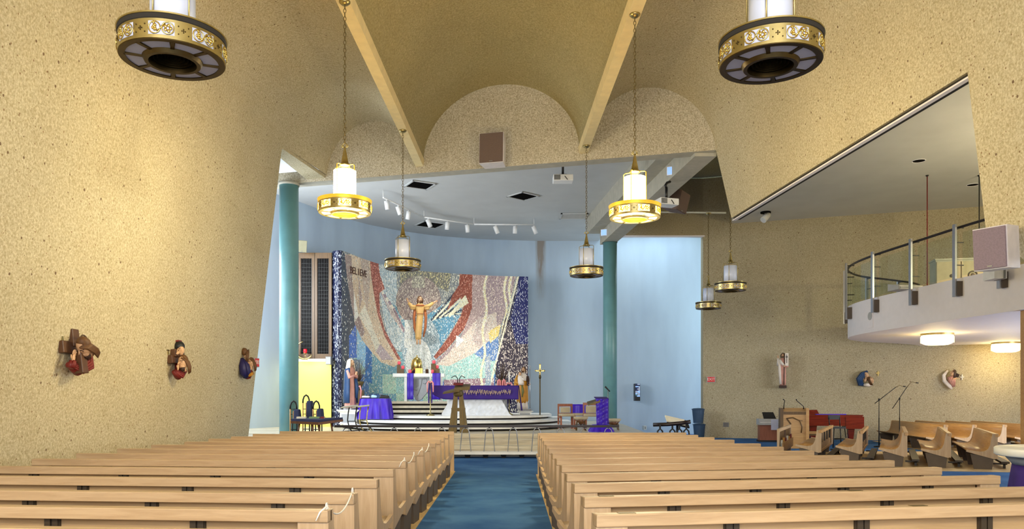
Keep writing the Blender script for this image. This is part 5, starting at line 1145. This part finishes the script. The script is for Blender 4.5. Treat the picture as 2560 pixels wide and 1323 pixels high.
# ------------------------------------------------------------------ carved stations on the walls
def relief_root(lab, loc, rz, tilt=0):
    t = thing('wall_relief', lab, 'relief', loc, rz, 'carved wall reliefs'); t.rotation_euler = (tilt, 0, rz); return t
def face(t, c, s, hair, lean, skin='skin', prof=1, beard=None, turn=0):
    """carved head in three-quarter profile, leaning"""
    c = Vector(c); M = ROT('Y', lean)@ROT('Z', turn)
    mb = MB(); mb.ell(c, (s*.30, s*.30, s*.44), 16, 12, M); mb.ell(c+M@Vector((-prof*s*.10, -s*.06, -s*.24)), (s*.20, s*.22, s*.22), 12, 8, M)
    mb.tube([c+M@Vector((-prof*s*.24, -s*.14, s*.12)), c+M@Vector((-prof*s*.36, -s*.18, -s*.06)), c+M@Vector((-prof*s*.26, -s*.14, -s*.10))], [s*.03, s*.055, s*.035], 6)
    mb.tube([c+M@Vector((0, 0, -s*.3)), c+M@Vector((prof*s*.06, .0, -s*.62))], s*.15, 8); h = mb.obj('head', skin, t)
    e = MB(); e.ell(c+M@Vector((-prof*s*.15, -s*.27, s*.05)), (s*.06, s*.03, s*.022), 8, 5); e.tube([c+M@Vector((-prof*s*.24, -s*.20, s*.13)), c+M@Vector((-prof*s*.06, -s*.29, s*.13))], s*.02, 5); e.tube([c+M@Vector((-prof*s*.24, -s*.18, -s*.22)), c+M@Vector((-prof*s*.12, -s*.26, -s*.21))], s*.02, 5); e.obj('features', 'hair_dark', h)
    if hair:
        hb = MB(); hb.ell(c+M@Vector((prof*s*.10, s*.05, s*.14)), (s*.31, s*.30, s*.40), 14, 8, M)
        for k in range(7):
            q = k/6; hb.tube([c+M@Vector((prof*s*(-.16+.30*q), -s*(.26-.10*q), s*(.34-.04*q))), c+M@Vector((prof*s*(.10+.24*q), -s*(.31-.12*q), s*(.10-.1*q))), c+M@Vector((prof*s*(.22+.20*q), -s*(.26-.1*q), -s*.35)), c+M@Vector((prof*s*(.20+.20*q), -s*(.16-.1*q), -s*(.82-.08*q)))], [s*.04, s*.07, s*.065, s*.03], 6)
        hb.obj('hair', hair, t)
    if beard:
        b = MB(); b.ell(c+M@Vector((-prof*s*.12, -s*.10, -s*.40)), (s*.17, s*.18, s*.19), 10, 8, M)
        for k in range(3): b.tube([c+M@Vector((-prof*s*(.05+.07*k), -s*.24, -s*.32)), c+M@Vector((-prof*s*(.06+.06*k), -s*.2, -s*.62))], [s*.05, s*.015], 6)
        b.obj('beard', beard, t)
def swoop(t, name, pts, rad, mat, n=12, folds=4):
    """carved drapery: a core with raised folds running along it"""
    mb = MB().tube(pts, [r*.8 for r in rad], n); P_ = [Vector(p) for p in pts]
    for k in range(folds):
        o = (k-(folds-1)/2)/max(1, folds-1)*1.5; path = []
        for i, p in enumerate(P_):
            tg = (P_[min(i+1, len(P_)-1)]-P_[max(i-1, 0)]).normalized(); sd = tg.cross(Vector((0, 1, 0)))
            path.append(p+sd*o*rad[i]*.62+Vector((0, -rad[i]*.80*math.sqrt(max(.05, 1-(o*.62)**2)), 0)))
        mb.tube(path, [r*.20 for r in rad], 6)
    return mb.obj(name, mat, t)
zs = 2.23
def lw(px): xw = -6.41+.1164*zs; d = xw*F/(px-CX); return (xw+.0, d, zs)
LT = -math.atan(.1164)
# 1: fallen under the cross
t = relief_root('relief of a bowed maroon figure under a brown cross, nearest on the left wall', (lw(172)[0], lw(172)[1], PZ(882, lw(172)[1])), PI/2, LT)
bev(MB().box(-.02, .15, -.10, -.0, .08, .33).obj('cross_upright', 'cross_wood', t), .01); bev(MB().box(-.26, .26, -.08, -.0, -.02, .15).obj('cross_beam', 'cross_wood', t), .01); bev(MB().box(-.06, .10, -.20, -.08, -.31, -.02).obj('cross_foot', 'cross_wood', t), .01)
swoop(t, 'robe', [(.20, -.04, .10), (.24, -.08, -.05), (.18, -.10, -.18), (.02, -.08, -.25), (-.16, -.06, -.18)], [.06, .11, .13, .11, .05], 'robe_maroon')
face(t, (.0, -.22, .05), .30, 'hair_brown', -.95, beard='hair_dark', turn=-.9); mb = MB(); hand(mb, (-.18, -.14, -.16), (.25, -.1, .9), (0, -1, .0), .13); mb.obj('hand', 'skin', t); swoop(t, 'sleeve', [(-.20, -.1, -.24), (-.17, -.13, -.14)], [.06, .05], 'robe_maroon')
MB().torus((.06, -.2, .13), .10, .012, 'y', 14, 5).obj('thorn_crown', 'twig', t)
MB().box(-.22, -.18, -.05, 0, .14, .30).box(-.27, -.13, -.05, 0, .21, .245).obj('numeral_cross', 'brass', t)
# 2: with helmeted soldier
t = relief_root('relief of a helmeted soldier above a cross bearer, middle of the left wall', (lw(428)[0], lw(428)[1], PZ(902, lw(428)[1])), PI/2, LT)
bev(MB().box(-.18, .22, -.1, 0, -.06, .09).obj('cross_beam', 'cross_wood', t), .01); bev(MB().box(-.1, .06, -.14, -.04, .06, .2).obj('cross_upright', 'cross_wood', t), .01)
swoop(t, 'robe', [(.14, -.05, -.02), (.12, -.1, -.18), (-.02, -.1, -.28), (-.10, -.06, -.2)], [.06, .12, .11, .05], 'robe_maroon')
face(t, (-.03, -.22, -.06), .27, 'hair_brown', -.12, beard='hair_dark', turn=-.85); face(t, (.11, -.15, .19), .22, None, 0, turn=-.85)
MB().ell((.14, -.12, .26), (.10, .10, .10), 14, 8).box(.13, .21, -.17, -.05, .06, .27).obj('helmet', 'black_plastic', t); MB().box(.08, .24, -.14, -.08, .345, .375).obj('helmet_crest', 'robe_maroon', t)
for pp, dr in (((-.14, -.16, -.2), (.2, -.1, .9)), ((-.12, -.16, .1), (.6, -.2, .3))): mb = MB(); hand(mb, pp, dr, (0, -1, 0), .11); mb.obj('hand', 'skin', t)
MB().box(-.21, -.18, -.05, 0, .10, .25).box(-.26, -.13, -.05, 0, .165, .195).obj('numeral_cross', 'brass', t)
# 3: two figures
t = relief_root('carved relief of a figure in navy embracing one in maroon, farthest on the left wall', (lw(603)[0], lw(603)[1], PZ(913, lw(603)[1])), PI/2, LT)
swoop(t, 'navy_robe', [(-.10, -.06, .14), (-.14, -.1, -.02), (-.12, -.1, -.2), (-.06, -.08, -.30)], [.05, .13, .14, .07], 'robe_navy'); swoop(t, 'maroon_robe', [(.10, -.06, .0), (.12, -.1, -.18), (.0, -.1, -.30)], [.06, .12, .08], 'robe_maroon'); swoop(t, 'yellow_sash', [(-.13, -.2, -.26), (.02, -.22, -.22)], [.05, .05], 'robe_ochre')
face(t, (-.04, -.15, .25), .25, 'hair_brown', 0, prof=-1); face(t, (.09, -.2, .03), .25, 'hair_brown', 0, beard='hair_dark', turn=-.85); mb = MB(); hand(mb, (-.04, -.22, -.14), (.5, -.1, .8), (0, -1, 0), .13); mb.obj('hand', 'skin', t)
MB().box(.10, .125, -.05, 0, .16, .28).box(.07, .155, -.05, 0, .21, .235).obj('numeral_cross', 'brass_dark', t)
q = lw(626); t = thing('exit_sign', 'small red exit sign at the far end of the left wall', 'sign', (q[0]+.1, min(q[1], 18.95), PZ(907, 18.9)), PI/2)
MB().box(-.17, .17, -.06, .1, -.11, .11).obj('box', 'vent_pale', t); MB().box(-.15, .15, -.066, -.06, -.095, .095).obj('face', 'sign_red', t); x = text_mesh('EXIT', .13, .003, 'ribbon_white', 'lettering', t); x.rotation_euler = (PI/2, 0, 0); x.location = (0, -.07, 0)
# right wall reliefs
p = wallpt(2162, 947); t = relief_root('carved relief of a figure in blue bending over a child, on the pebble wall', p, rw)
swoop(t, 'blue_cloak', [(.08, -.08, .28), (-.08, -.12, .16), (-.2, -.12, -.02), (-.16, -.1, -.2), (-.02, -.08, -.26)], [.05, .14, .16, .14, .05], 'robe_blue'); face(t, (.04, -.2, .15), .22, None, -.6); face(t, (.17, -.2, -.03), .28, 'hair_brown', -.6, prof=-1); swoop(t, 'white_cloth', [(-.06, -.14, -.24), (.1, -.17, -.24), (.24, -.12, -.26)], [.05, .09, .03], 'robe_white'); mb = MB(); hand(mb, (-.02, -.2, -.12), (.3, -.1, .9), (0, -1, 0), .15); mb.obj('hand', 'skin', t)
MB().box(.44, .47, -.04, 0, .1, .28).box(.39, .52, -.04, 0, .19, .22).obj('numeral_cross', 'brass', t)
p = wallpt(2376, 947); t = relief_root('carved relief of a pale draped figure, on the pebble wall nearer the right edge', p, rw)
swoop(t, 'white_cloth', [(-.1, -.08, .3), (-.24, -.1, .12), (-.22, -.1, -.08), (-.05, -.12, -.28), (.02, -.1, -.38)], [.04, .08, .09, .09, .05], 'robe_white'); swoop(t, 'body', [(-.02, -.12, .06), (.02, -.16, -.1), (.08, -.12, -.3)], [.16, .15, .07], 'robe_pink'); face(t, (.04, -.22, .2), .26, 'hair_dark', .3); swoop(t, 'tomb_slab', [(.14, -.1, .14), (.25, -.1, .1)], [.09, .08], 'hair_dark'); swoop(t, 'arm', [(.0, -.26, -.02), (.14, -.24, 0)], [.04, .035], 'skin'); mb = MB(); hand(mb, (.13, -.24, 0), (1, -.1, 0), (0, 0, 1), .1); mb.obj('hand', 'skin', t)
MB().box(.36, .39, -.04, 0, -.05, .15).box(.31, .44, -.04, 0, .04, .07).obj('numeral_cross', 'ribbon_white', t)
# ================================================================== MUSIC CORNER
d = 28.6; t = thing('digital_organ', 'light wood digital organ with grey console and black music rest', 'organ', (PX(1925, d), d, 0), -.15)
MB().box(-.38, .38, -.1, .35, 0, .62).obj('case', 'cherry', t); MB().box(-.42, .42, -.2, .4, .62, .84).obj('console', 'vent_pale', t); MB().box(-.38, .38, -.22, .0, .7, .72).obj('keyboard', 'ribbon_white', t); MB().hexa([(-.2, .1, .84), (.24, .1, .84), (.24, .13, .84), (-.2, .13, .84)], [(-.24, .25, 1.08), (.16, .25, 1.08), (.16, .28, 1.08), (-.24, .28, 1.08)]).obj('music_rest', 'black_plastic', t); MB().box(-.42, .36, -.12, .38, 0, .06).obj('foot_board', 'black_plastic', t); MB().box(.0, .25, -.24, -.2, .44, .82).obj('sheet_cover', 'frosted_pane', t)
d = 25.0; t = thing('lectern', 'tall light oak lectern with a carved branch panel and two microphones', 'lectern', (PX(1984, d), d, 0), -.25); w = .40
MB().hexa([(-w, -.28, 0), (w, -.28, 0), (w, .28, 0), (-w, .28, 0)], [(-w, -.28, 1.18), (w, -.28, 1.18), (w, .28, 1.28), (-w, .28, 1.28)]).obj('body', 'oak_choir', t)
MB().box(-w-.03, -w+.06, -.32, .3, 0, 1.28).obj('side_board', 'oak_dark', t); MB().box(w-.06, w+.03, -.32, .3, 0, 1.28).obj('side_board', 'oak_choir', t); MB().box(-w, w, -.31, -.27, 1.08, 1.17).obj('frieze', 'oak_dark', t)
mb = MB(); mb.tube([(-.25, -.29, .95), (-.05, -.29, .98), (.15, -.29, .88), (.22, -.29, .7), (.2, -.29, .5)], .018, 6); mb.tube([(-.05, -.29, .97), (.1, -.29, .9), (.24, -.29, .88)], .012, 6)
for k in range(6): mb.ell((-.22+.02*k, -.29, .93-.03*k), (.03, .012, .02), 6, 4)
mb.obj('branch_carving', 'oak_dark', t)
for s in (-1, 1): MB().tube([(s*.3, 0, 1.25), (s*.3, -.02, 1.33), (-.1+s*.18, -.1, 1.52), (-.13+s*.2, -.12, 1.56)], [.02, .012, .012, .022], 6).obj('microphone', 'black_metal', t)
d = 27.0; t = thing('grand_piano', 'glossy red brown grand piano by the pebble wall', 'piano', (PX(2070, d), d, 0), -.12)
pl = [(-.9, -.62), (.95, -.62), (.98, .1), (.8, .4), (.45, .5), (.05, .6), (-.4, .85), (-.7, .85), (-.9, .6)]
MB().prism(pl, .66, 1.0, 'z').obj('case', 'mahogany', t); MB().prism([(x*1.02, y*1.02) for x, y in pl], 1.0, 1.03, 'z').obj('lid', 'mahogany', t); MB().box(.4, .99, -.64, -.2, .56, .97).obj('cheek', 'mahogany', t)
for x, y in ((.62, -.42), (-.62, -.42), (-.4, .55)): MB().hexa([(x-.05, y-.05, .0), (x+.05, y-.05, .0), (x+.05, y+.05, 0), (x-.05, y+.05, 0)], [(x-.12, y-.09, .66), (x+.12, y-.09, .66), (x+.12, y+.09, .66), (x-.12, y+.09, .66)]).obj('leg', 'mahogany', t)
MB().hexa([(-.9, .3, 1.03), (-.2, .3, 1.03), (-.2, .35, 1.03), (-.9, .35, 1.03)], [(-.86, .42, 1.17), (-.26, .42, 1.19), (-.26, .46, 1.19), (-.86, .46, 1.17)]).obj('music_desk', 'mahogany', t); MB().hexa([(-.5, -.4, 1.03), (.5, -.35, 1.03), (.45, .2, 1.03), (-.4, .15, 1.03)], [(-.5, -.4, 1.05), (.5, -.35, 1.06), (.45, .2, 1.05), (-.4, .15, 1.05)]).obj('purple_runner', 'purple_cloth', t)
t = thing('piano_bench', 'light wooden bench in front of the piano', 'bench', (PX(2036, 25.8), 25.8, 0), -.1); MB().box(-.3, .3, -.17, .17, .42, .5).obj('seat', 'oak_choir', t); MB().box(-.27, .27, -.15, .15, .36, .42).obj('apron', 'oak_dark', t)
for x in (-.25, .25):
    for y in (-.13, .13): MB().box(x-.025, x+.025, y-.025, y+.025, 0, .4).obj('leg', 'oak_choir', t)
t = thing('bar_stool', 'black high stool with backrest in front of the piano', 'stool', (PX(2093, 25.2), 25.2, 0)); MB().box(-.2, .2, -.2, .2, .62, .67).obj('seat', 'black_plastic', t)
for x in (-.17, .17):
    for y in (-.17, .17): MB().tube([(x, y, .63), (x*1.35, y*1.35, 0)], .018, 6).obj('leg', 'black_metal', t)
    MB().tube([(x, .18, .65), (x*1.02, .24, 1.02)], .016, 6).obj('back_post', 'black_metal', t)
MB().torus((0, 0, .28), .22, .012, 'z', 18, 5).obj('foot_ring', 'black_metal', t); MB().box(-.19, .19, .22, .26, .9, 1.04).obj('back_rail', 'black_plastic', t)
for px, top, b0, b1, b2, d, lab in ((2197.5, 999, (2187, 1009), (2240, 968), (2258, 966), 25.4, 'black boom microphone stand, left one of the pair'), (2249, 997, (2231, 1022), (2268, 967), (2290, 957), 25.9, 'black boom microphone stand, right one of the pair')):
    t = thing('microphone_stand', lab, 'microphone', (PX(px, d), d, 0), 0, 'boom microphone stands'); o0 = Vector((PX(px, d), d, 0)); H = PZ(top, d)
    MB().tube([(0, 0, .02), (0, 0, .95)], .018, 8).obj('lower_pole', 'black_metal', t); MB().tube([(0, 0, .9), (0, 0, H)], .012, 8).obj('upper_pole', 'black_metal', t); MB().lathe([(.16, 0), (.16, .025), (.03, .05)], 16).obj('base', 'black_metal', t); MB().ell((0, 0, H), (.03, .03, .04), 8, 6).obj('clutch', 'black_metal', t)
    MB().tube([P(*b0, d)-o0, P(*b1, d)-o0], .012, 8).obj('boom', 'black_metal', t); MB().tube([P(*b1, d)-o0, P((b1[0]+b2[0])/2, b2[1]-2, d)-o0, P(*b2, d)-o0], .009, 6).obj('gooseneck', 'bronze', t); MB().tube([P(*b2, d)-o0, P(b2[0]+6, b2[1]+1, d)-o0], .018, 8).obj('microphone', 'black_plastic', t)
# font table at the right edge
t = thing('font_table', 'round white topped table with a purple cloth base at the right edge', 'table', (7.5, 10.2, -.04)); MB().lathe([(.0, .86), (.93, .86), (.95, .875), (.95, .955), (.93, .97), (.0, .97)], 48).obj('top', 'white_marble', t); MB().lathe([(.74, .74), (.84, .86)], 32).obj('collar', 'harp_grey', t)
rr = [[((.74+.10*(1-k/5)+.03*math.sin(q*.9)*(1-k/6))*math.cos(2*PI*q/60), (.74+.10*(1-k/5)+.03*math.sin(q*.9)*(1-k/6))*math.sin(2*PI*q/60), .74*k/5) for q in range(60)] for k in range(6)]
MB().ringloft(rr).obj('cloth_skirt', 'purple_deep', t)
# ================================================================== MOSAIC SCREEN
MP = [(829, 27.9), (831, 27.62), (836, 27.42), (845, 27.36), (855, 27.45), (870, 27.8), (900, 28.8), (940, 29.95), (990, 31.05), (1060, 31.9), (1160, 32.65), (1240, 33.1), (1320, 33.3)]
ppx = np.array([p[0] for p in MP], float); pd = np.array([p[1] for p in MP], float)
NU, NV = 460, 360; ZT0, ZT1 = .59, 6.79
ux = np.concatenate([np.linspace(829, 856, 40)[:-1], np.linspace(856, 1320, NU-38)]); du = np.interp(ux, ppx, pd)
for _ in range(6): du[12:-1] = (du[11:-2]+2*du[12:-1]+du[13:])/4
X = (ux-CX)/F*du; Z = np.linspace(ZT0, ZT1, NV+1)
nu = len(ux)
V = np.zeros((nu, NV+1, 3)); V[:, :, 0] = X[:, None]; V[:, :, 1] = du[:, None]; V[:, :, 2] = Z[None, :]
qx = ((ux[:-1]+ux[1:])/2)[:, None]*np.ones((1, NV)); dq = ((du[:-1]+du[1:])/2)[:, None]; zq = ((Z[:-1]+Z[1:])/2)[None, :]
qy = CY-(zq-EYE)/dq*F
rng = np.random.RandomState(5)
col = np.zeros(qx.shape+(3,)); fl = np.zeros(qx.shape); flc = np.zeros(qx.shape+(3,))
def inside(poly):
    c = np.zeros(qx.shape, bool); n = len(poly)
    for i in range(n):
        x1, y1 = poly[i]; x2, y2 = poly[(i+1) % n]
        if y1 == y2: continue
        c ^= ((y1 > qy) != (y2 > qy)) & (qx < (x2-x1)*(qy-y1)/(y2-y1)+x1)
    return c
def put(m, c, f=.10, fc=(235, 232, 215)): col[m] = c; fl[m] = f; flc[m] = fc
def ellm(cx, cy, rx, ry): return ((qx-cx)/rx)**2+((qy-cy)/ry)**2 < 1
put(np.ones(qx.shape, bool), (132, 136, 138), .3, (214, 212, 190))
# cool patchwork towards the floor
cells = rng.randint(0, 9, (40, 40)); pal = np.array([(120, 170, 180), (150, 190, 185), (90, 130, 185), (165, 195, 175), (70, 110, 170), (120, 110, 130), (140, 175, 200), (105, 150, 165), (175, 200, 190)])
ci = ((qx-820)/34).astype(int); cj = ((qy-600)/48).astype(int); low = qy > 880
pc = pal[cells[np.clip(ci, 0, 39), np.clip(cj, 0, 39)]]; col[low] = pc[low]; fl[low] = .16
put(inside([(1075, 905), (1240, 870), (1235, 950), (1060, 955)]), (158, 196, 190), .18); put(inside([(1110, 950), (1235, 945), (1235, 965), (1110, 968)]), (150, 120, 130), .2)
put(inside([(1180, 880), (1245, 840), (1250, 900), (1215, 905)]), (96, 130, 180), .2)
# left dark edge and grey strip
put(qx < 856, (20, 26, 56), .17, (200, 210, 225)); put(inside([(854, 620), (863, 640), (868, 700), (880, 770), (889, 812), (873, 840), (873, 1080), (854, 1080)]), (62, 68, 80), .08)
put(inside([(873, 840), (890, 810), (892, 895), (873, 895)]), (58, 104, 190), .06); put(inside([(892, 820), (915, 862), (915, 925), (892, 900)]), (140, 185, 215), .06); put(inside([(915, 862), (930, 880), (930, 960), (912, 950)]), (44, 104, 172), .06)
put(inside([(873, 895), (900, 900), (900, 1000), (873, 1000)]), (100, 120, 140), .1)
# beige left wing with facets
put(inside([(862, 636), (925, 640), (929, 700), (937, 745), (947, 795), (962, 832), (982, 870), (1003, 905), (985, 918), (952, 906), (930, 882), (905, 850), (888, 812), (876, 745), (867, 690)]), (206, 184, 156), .06)
put(inside([(862, 636), (878, 640), (880, 690), (888, 770), (888, 812), (876, 745), (867, 690)]), (160, 140, 132), .05)
for pl_, c_ in (([(884, 725), (897, 790), (886, 806)], (232, 226, 212)), ([(912, 762), (897, 788), (927, 842), (932, 815)], (226, 216, 196)), ([(900, 640), (910, 740), (918, 780), (926, 700), (920, 645)], (186, 166, 150)), ([(896, 690), (906, 745), (898, 775)], (172, 150, 142)), ([(886, 806), (897, 790), (912, 830), (905, 846)], (150, 128, 122)), ([(930, 815), (950, 860), (940, 880), (927, 842)], (214, 206, 186)), ([(950, 860), (985, 900), (955, 900), (940, 880)], (176, 156, 158)), ([(880, 640), (898, 645), (894, 690), (882, 700)], (222, 200, 172))): put(inside(pl_), c_, .05)
# inner left wing, white and blue
put(inside([(943, 640), (992, 660), (992, 720), (1012, 778), (1030, 800), (1000, 880), (975, 860), (960, 800), (950, 730)]), (164, 180, 186), .38, (226, 228, 220))
put(inside([(975, 756), (1030, 792), (1020, 840), (990, 812)]), (104, 150, 170), .2)
for k in range(7): put(inside([(945+k*6, 718+k*9), (951+k*6, 716+k*9), (985+k*5, 790+k*7), (979+k*5, 792+k*7)]), (226, 216, 200) if k % 2 else (150, 130, 140), .1)
# red band left
put(inside([(924, 640), (944, 645), (950, 688), (962, 722), (948, 734), (950, 780), (962, 825), (985, 868), (1002, 898), (995, 900), (962, 842), (944, 786), (934, 730), (928, 690)]), (150, 78, 60), .22, (214, 150, 130))
# centre
put(inside([(1000, 660), (1130, 670), (1120, 730), (1060, 700), (1000, 720)]), (120, 118, 110), .36, (206, 198, 150)); put(ellm(1046, 752, 56, 62), (142, 126, 122), .3, (206, 196, 180)); put(inside([(1030, 690), (1062, 690), (1062, 720), (1030, 720)]), (150, 142, 130), .4, (220, 216, 190))
put(inside([(1068, 788), (1120, 752), (1160, 730), (1150, 790), (1095, 880), (1075, 850)]), (92, 142, 168), .16)
put(ellm(1052, 868, 48, 78), (136, 156, 166), .34, (214, 222, 224)); put(ellm(1046, 905, 33, 58), (196, 200, 196), .35, (238, 238, 228)); put(inside([(1012, 800), (1032, 800), (1034, 870), (1010, 870)]), (196, 200, 198), .3)
for k in range(9): put(inside([(1076+k*7, 800-k*2), (1080+k*7, 803-k*2), (1150+k*2, 720+k*9), (1146+k*2, 718+k*9)]), (224, 218, 190) if k % 2 else (54, 62, 76), .15)
# red band right
put(inside([(1150, 660), (1181, 660), (1180, 770), (1164, 818), (1114, 878), (1090, 898), (1084, 892), (1122, 842), (1152, 790), (1160, 760), (1150, 745), (1118, 776), (1130, 740), (1148, 712)]), (142, 74, 58), .2, (206, 150, 130))
for k in range(4): put(inside([(1120+k*10, 790-k*8), (1124+k*10, 794-k*8), (1166+k*2, 742+k*5), (1163+k*2, 738+k*5)]), (232, 222, 190), .1)
# right mauve wing
put(inside([(1181, 660), (1296, 660), (1276, 752), (1244, 832), (1192, 880), (1122, 916), (1090, 912), (1092, 900), (1152, 842), (1180, 775)]), (158, 138, 142), .22, (222, 206, 190))
put(inside([(1181, 660), (1212, 660), (1214, 770), (1176, 840), (1140, 870), (1164, 820), (1180, 772)]), (172, 148, 144), .12, (220, 206, 196))
put(inside([(1192, 800), (1240, 780), (1244, 832), (1192, 880), (1122, 916), (1092, 912), (1120, 885)]), (206, 190, 176), .12); put(inside([(1140, 838), (1160, 850), (1140, 872)]), (224, 220, 214), .1); put(inside([(1220, 830), (1252, 810), (1246, 840), (1226, 858)]), (226, 200, 120), .2); put(inside([(1196, 790), (1222, 812), (1200, 870), (1180, 850)]), (186, 168, 160), .1)
for x_ in (1216, 1266, 1278): put(np.abs(qx-x_-4*np.sin(qy/17)-(qy-690)*(-.04)) < 3, (228, 216, 176), .3); 
# navy right edge
put(inside([(1306, 660), (1322, 660), (1322, 1080), (1236, 1080), (1238, 940), (1244, 880), (1262, 800), (1284, 742)]), (36, 36, 66), .20, (206, 204, 196)); put(inside([(1306, 660), (1322, 660), (1322, 860), (1290, 860), (1276, 800), (1290, 740)]), (26, 34, 96), .2, (200, 204, 214)); put(inside([(1262, 800), (1276, 800), (1290, 860), (1322, 860), (1322, 940), (1250, 940), (1246, 870)]), (52, 44, 58), .28, (210, 198, 186))
put(np.abs(qx-(1296-(qy-690)*.26)) < 2.2, (226, 218, 190), .2); put(inside([(1214, 895), (1226, 885), (1228, 985), (1212, 985)]), (146, 160, 176), .25)
# tesserae: jitter, dark grout and bright flecks in short vertical runs
j = rng.normal(0, 9, (nu-1, NV//2)).repeat(2, axis=1)[:, :NV]; col += j[:, :, None]
fk = rng.rand(nu-1, NV//3).repeat(3, axis=1)[:, :NV] < fl*.75; col[fk] = flc[fk]+rng.normal(0, 10, (fk.sum(), 1))
dk = rng.rand(nu-1, NV//2).repeat(2, axis=1)[:, :NV] < .08; col[dk] *= .7
col = np.clip(col*1.1+4, 0, 255)/255.0; colL = np.where(col <= .04045, col/12.92, ((col+.055)/1.055)**2.4)
me = bpy.data.meshes.new('tesserae'); nvx = nu*(NV+1)
I = np.arange(nu-1)[:, None]; J = np.arange(NV)[None, :]; a = I*(NV+1)+J
quads = np.stack([a, a+(NV+1), a+(NV+1)+1, a+1], axis=-1).reshape(-1)
nf = (nu-1)*NV
me.vertices.add(nvx); me.vertices.foreach_set('co', V.reshape(-1)); me.loops.add(nf*4); me.loops.foreach_set('vertex_index', quads); me.polygons.add(nf); me.polygons.foreach_set('loop_start', np.arange(nf)*4); me.polygons.foreach_set('loop_total', np.full(nf, 4))
me.update(calc_edges=True)
at = me.color_attributes.new('tile', 'FLOAT_COLOR', 'CORNER'); cc = np.ones((nf, 4, 4)); cc[:, :, :3] = colL.reshape(-1, 3)[:, None, :]; at.data.foreach_set('color', cc.reshape(-1))
me.polygons.foreach_set('use_smooth', np.ones(nf, bool)); me.materials.append(MATS['mosaic_tiles'])
t = thing('mosaic_screen', 'tall curved mosaic screen with winged beige, red and blue forms behind the altar', 'mosaic', (0, 31, .59))
o = link('tesserae', me, t); o.location = (0, -31, -.59); o['kind'] = 'stuff'
step = 6; idx = list(range(0, nu, step))+[nu-1]
tx = np.gradient(X); ty = np.gradient(du); ln = np.hypot(tx, ty); nx, ny = ty/ln, -tx/ln      # toward the nave
fr = [(X[i]-.02*nx[i], du[i]-.02*ny[i]) for i in idx]; bk = [(X[i]-.3*nx[i], du[i]-.3*ny[i]) for i in idx]
bk = [b for i, b in zip(idx, bk) if ux[i] > 858]; bk = [bk[0]]*(len(fr)-len(bk))+bk
pl = fr+bk[::-1]; n = len(pl); vs = [(x, y, ZT0) for x, y in pl]+[(x, y, ZT1-.005) for x, y in pl]
fs = [(i, (i+1) % n, n+(i+1) % n, n+i) for i in range(n)]; m_ = len(fr)
for i in range(m_-1): fs += [(n+i, n+i+1, n+n-2-i, n+n-1-i)]
o = MB().add(vs, fs).obj('core', 'robe_navy', t); o.location = (0, -31, -.59)
# raised lettering
word = 'BELIEVE'
for i, ch in enumerate(word):
    px = 878+i*5.9+(1.0 if i > 2 else 0); py = 676+i*1.7; dd = float(np.interp(px, ux, du)); tg = (np.interp(px+2, ux, X)-np.interp(px-2, ux, X), np.interp(px+2, ux, du)-np.interp(px-2, ux, du))
    q = P(px, py, dd-.06); lt = text_mesh(ch, .36, .012, 'letter_dark', 'letter', t); lt.rotation_euler = (PI/2, 0, math.atan2(tg[1], tg[0])*.6); lt.location = q-Vector((0, 31, .59)); lt.scale = (.62, 1, 1)
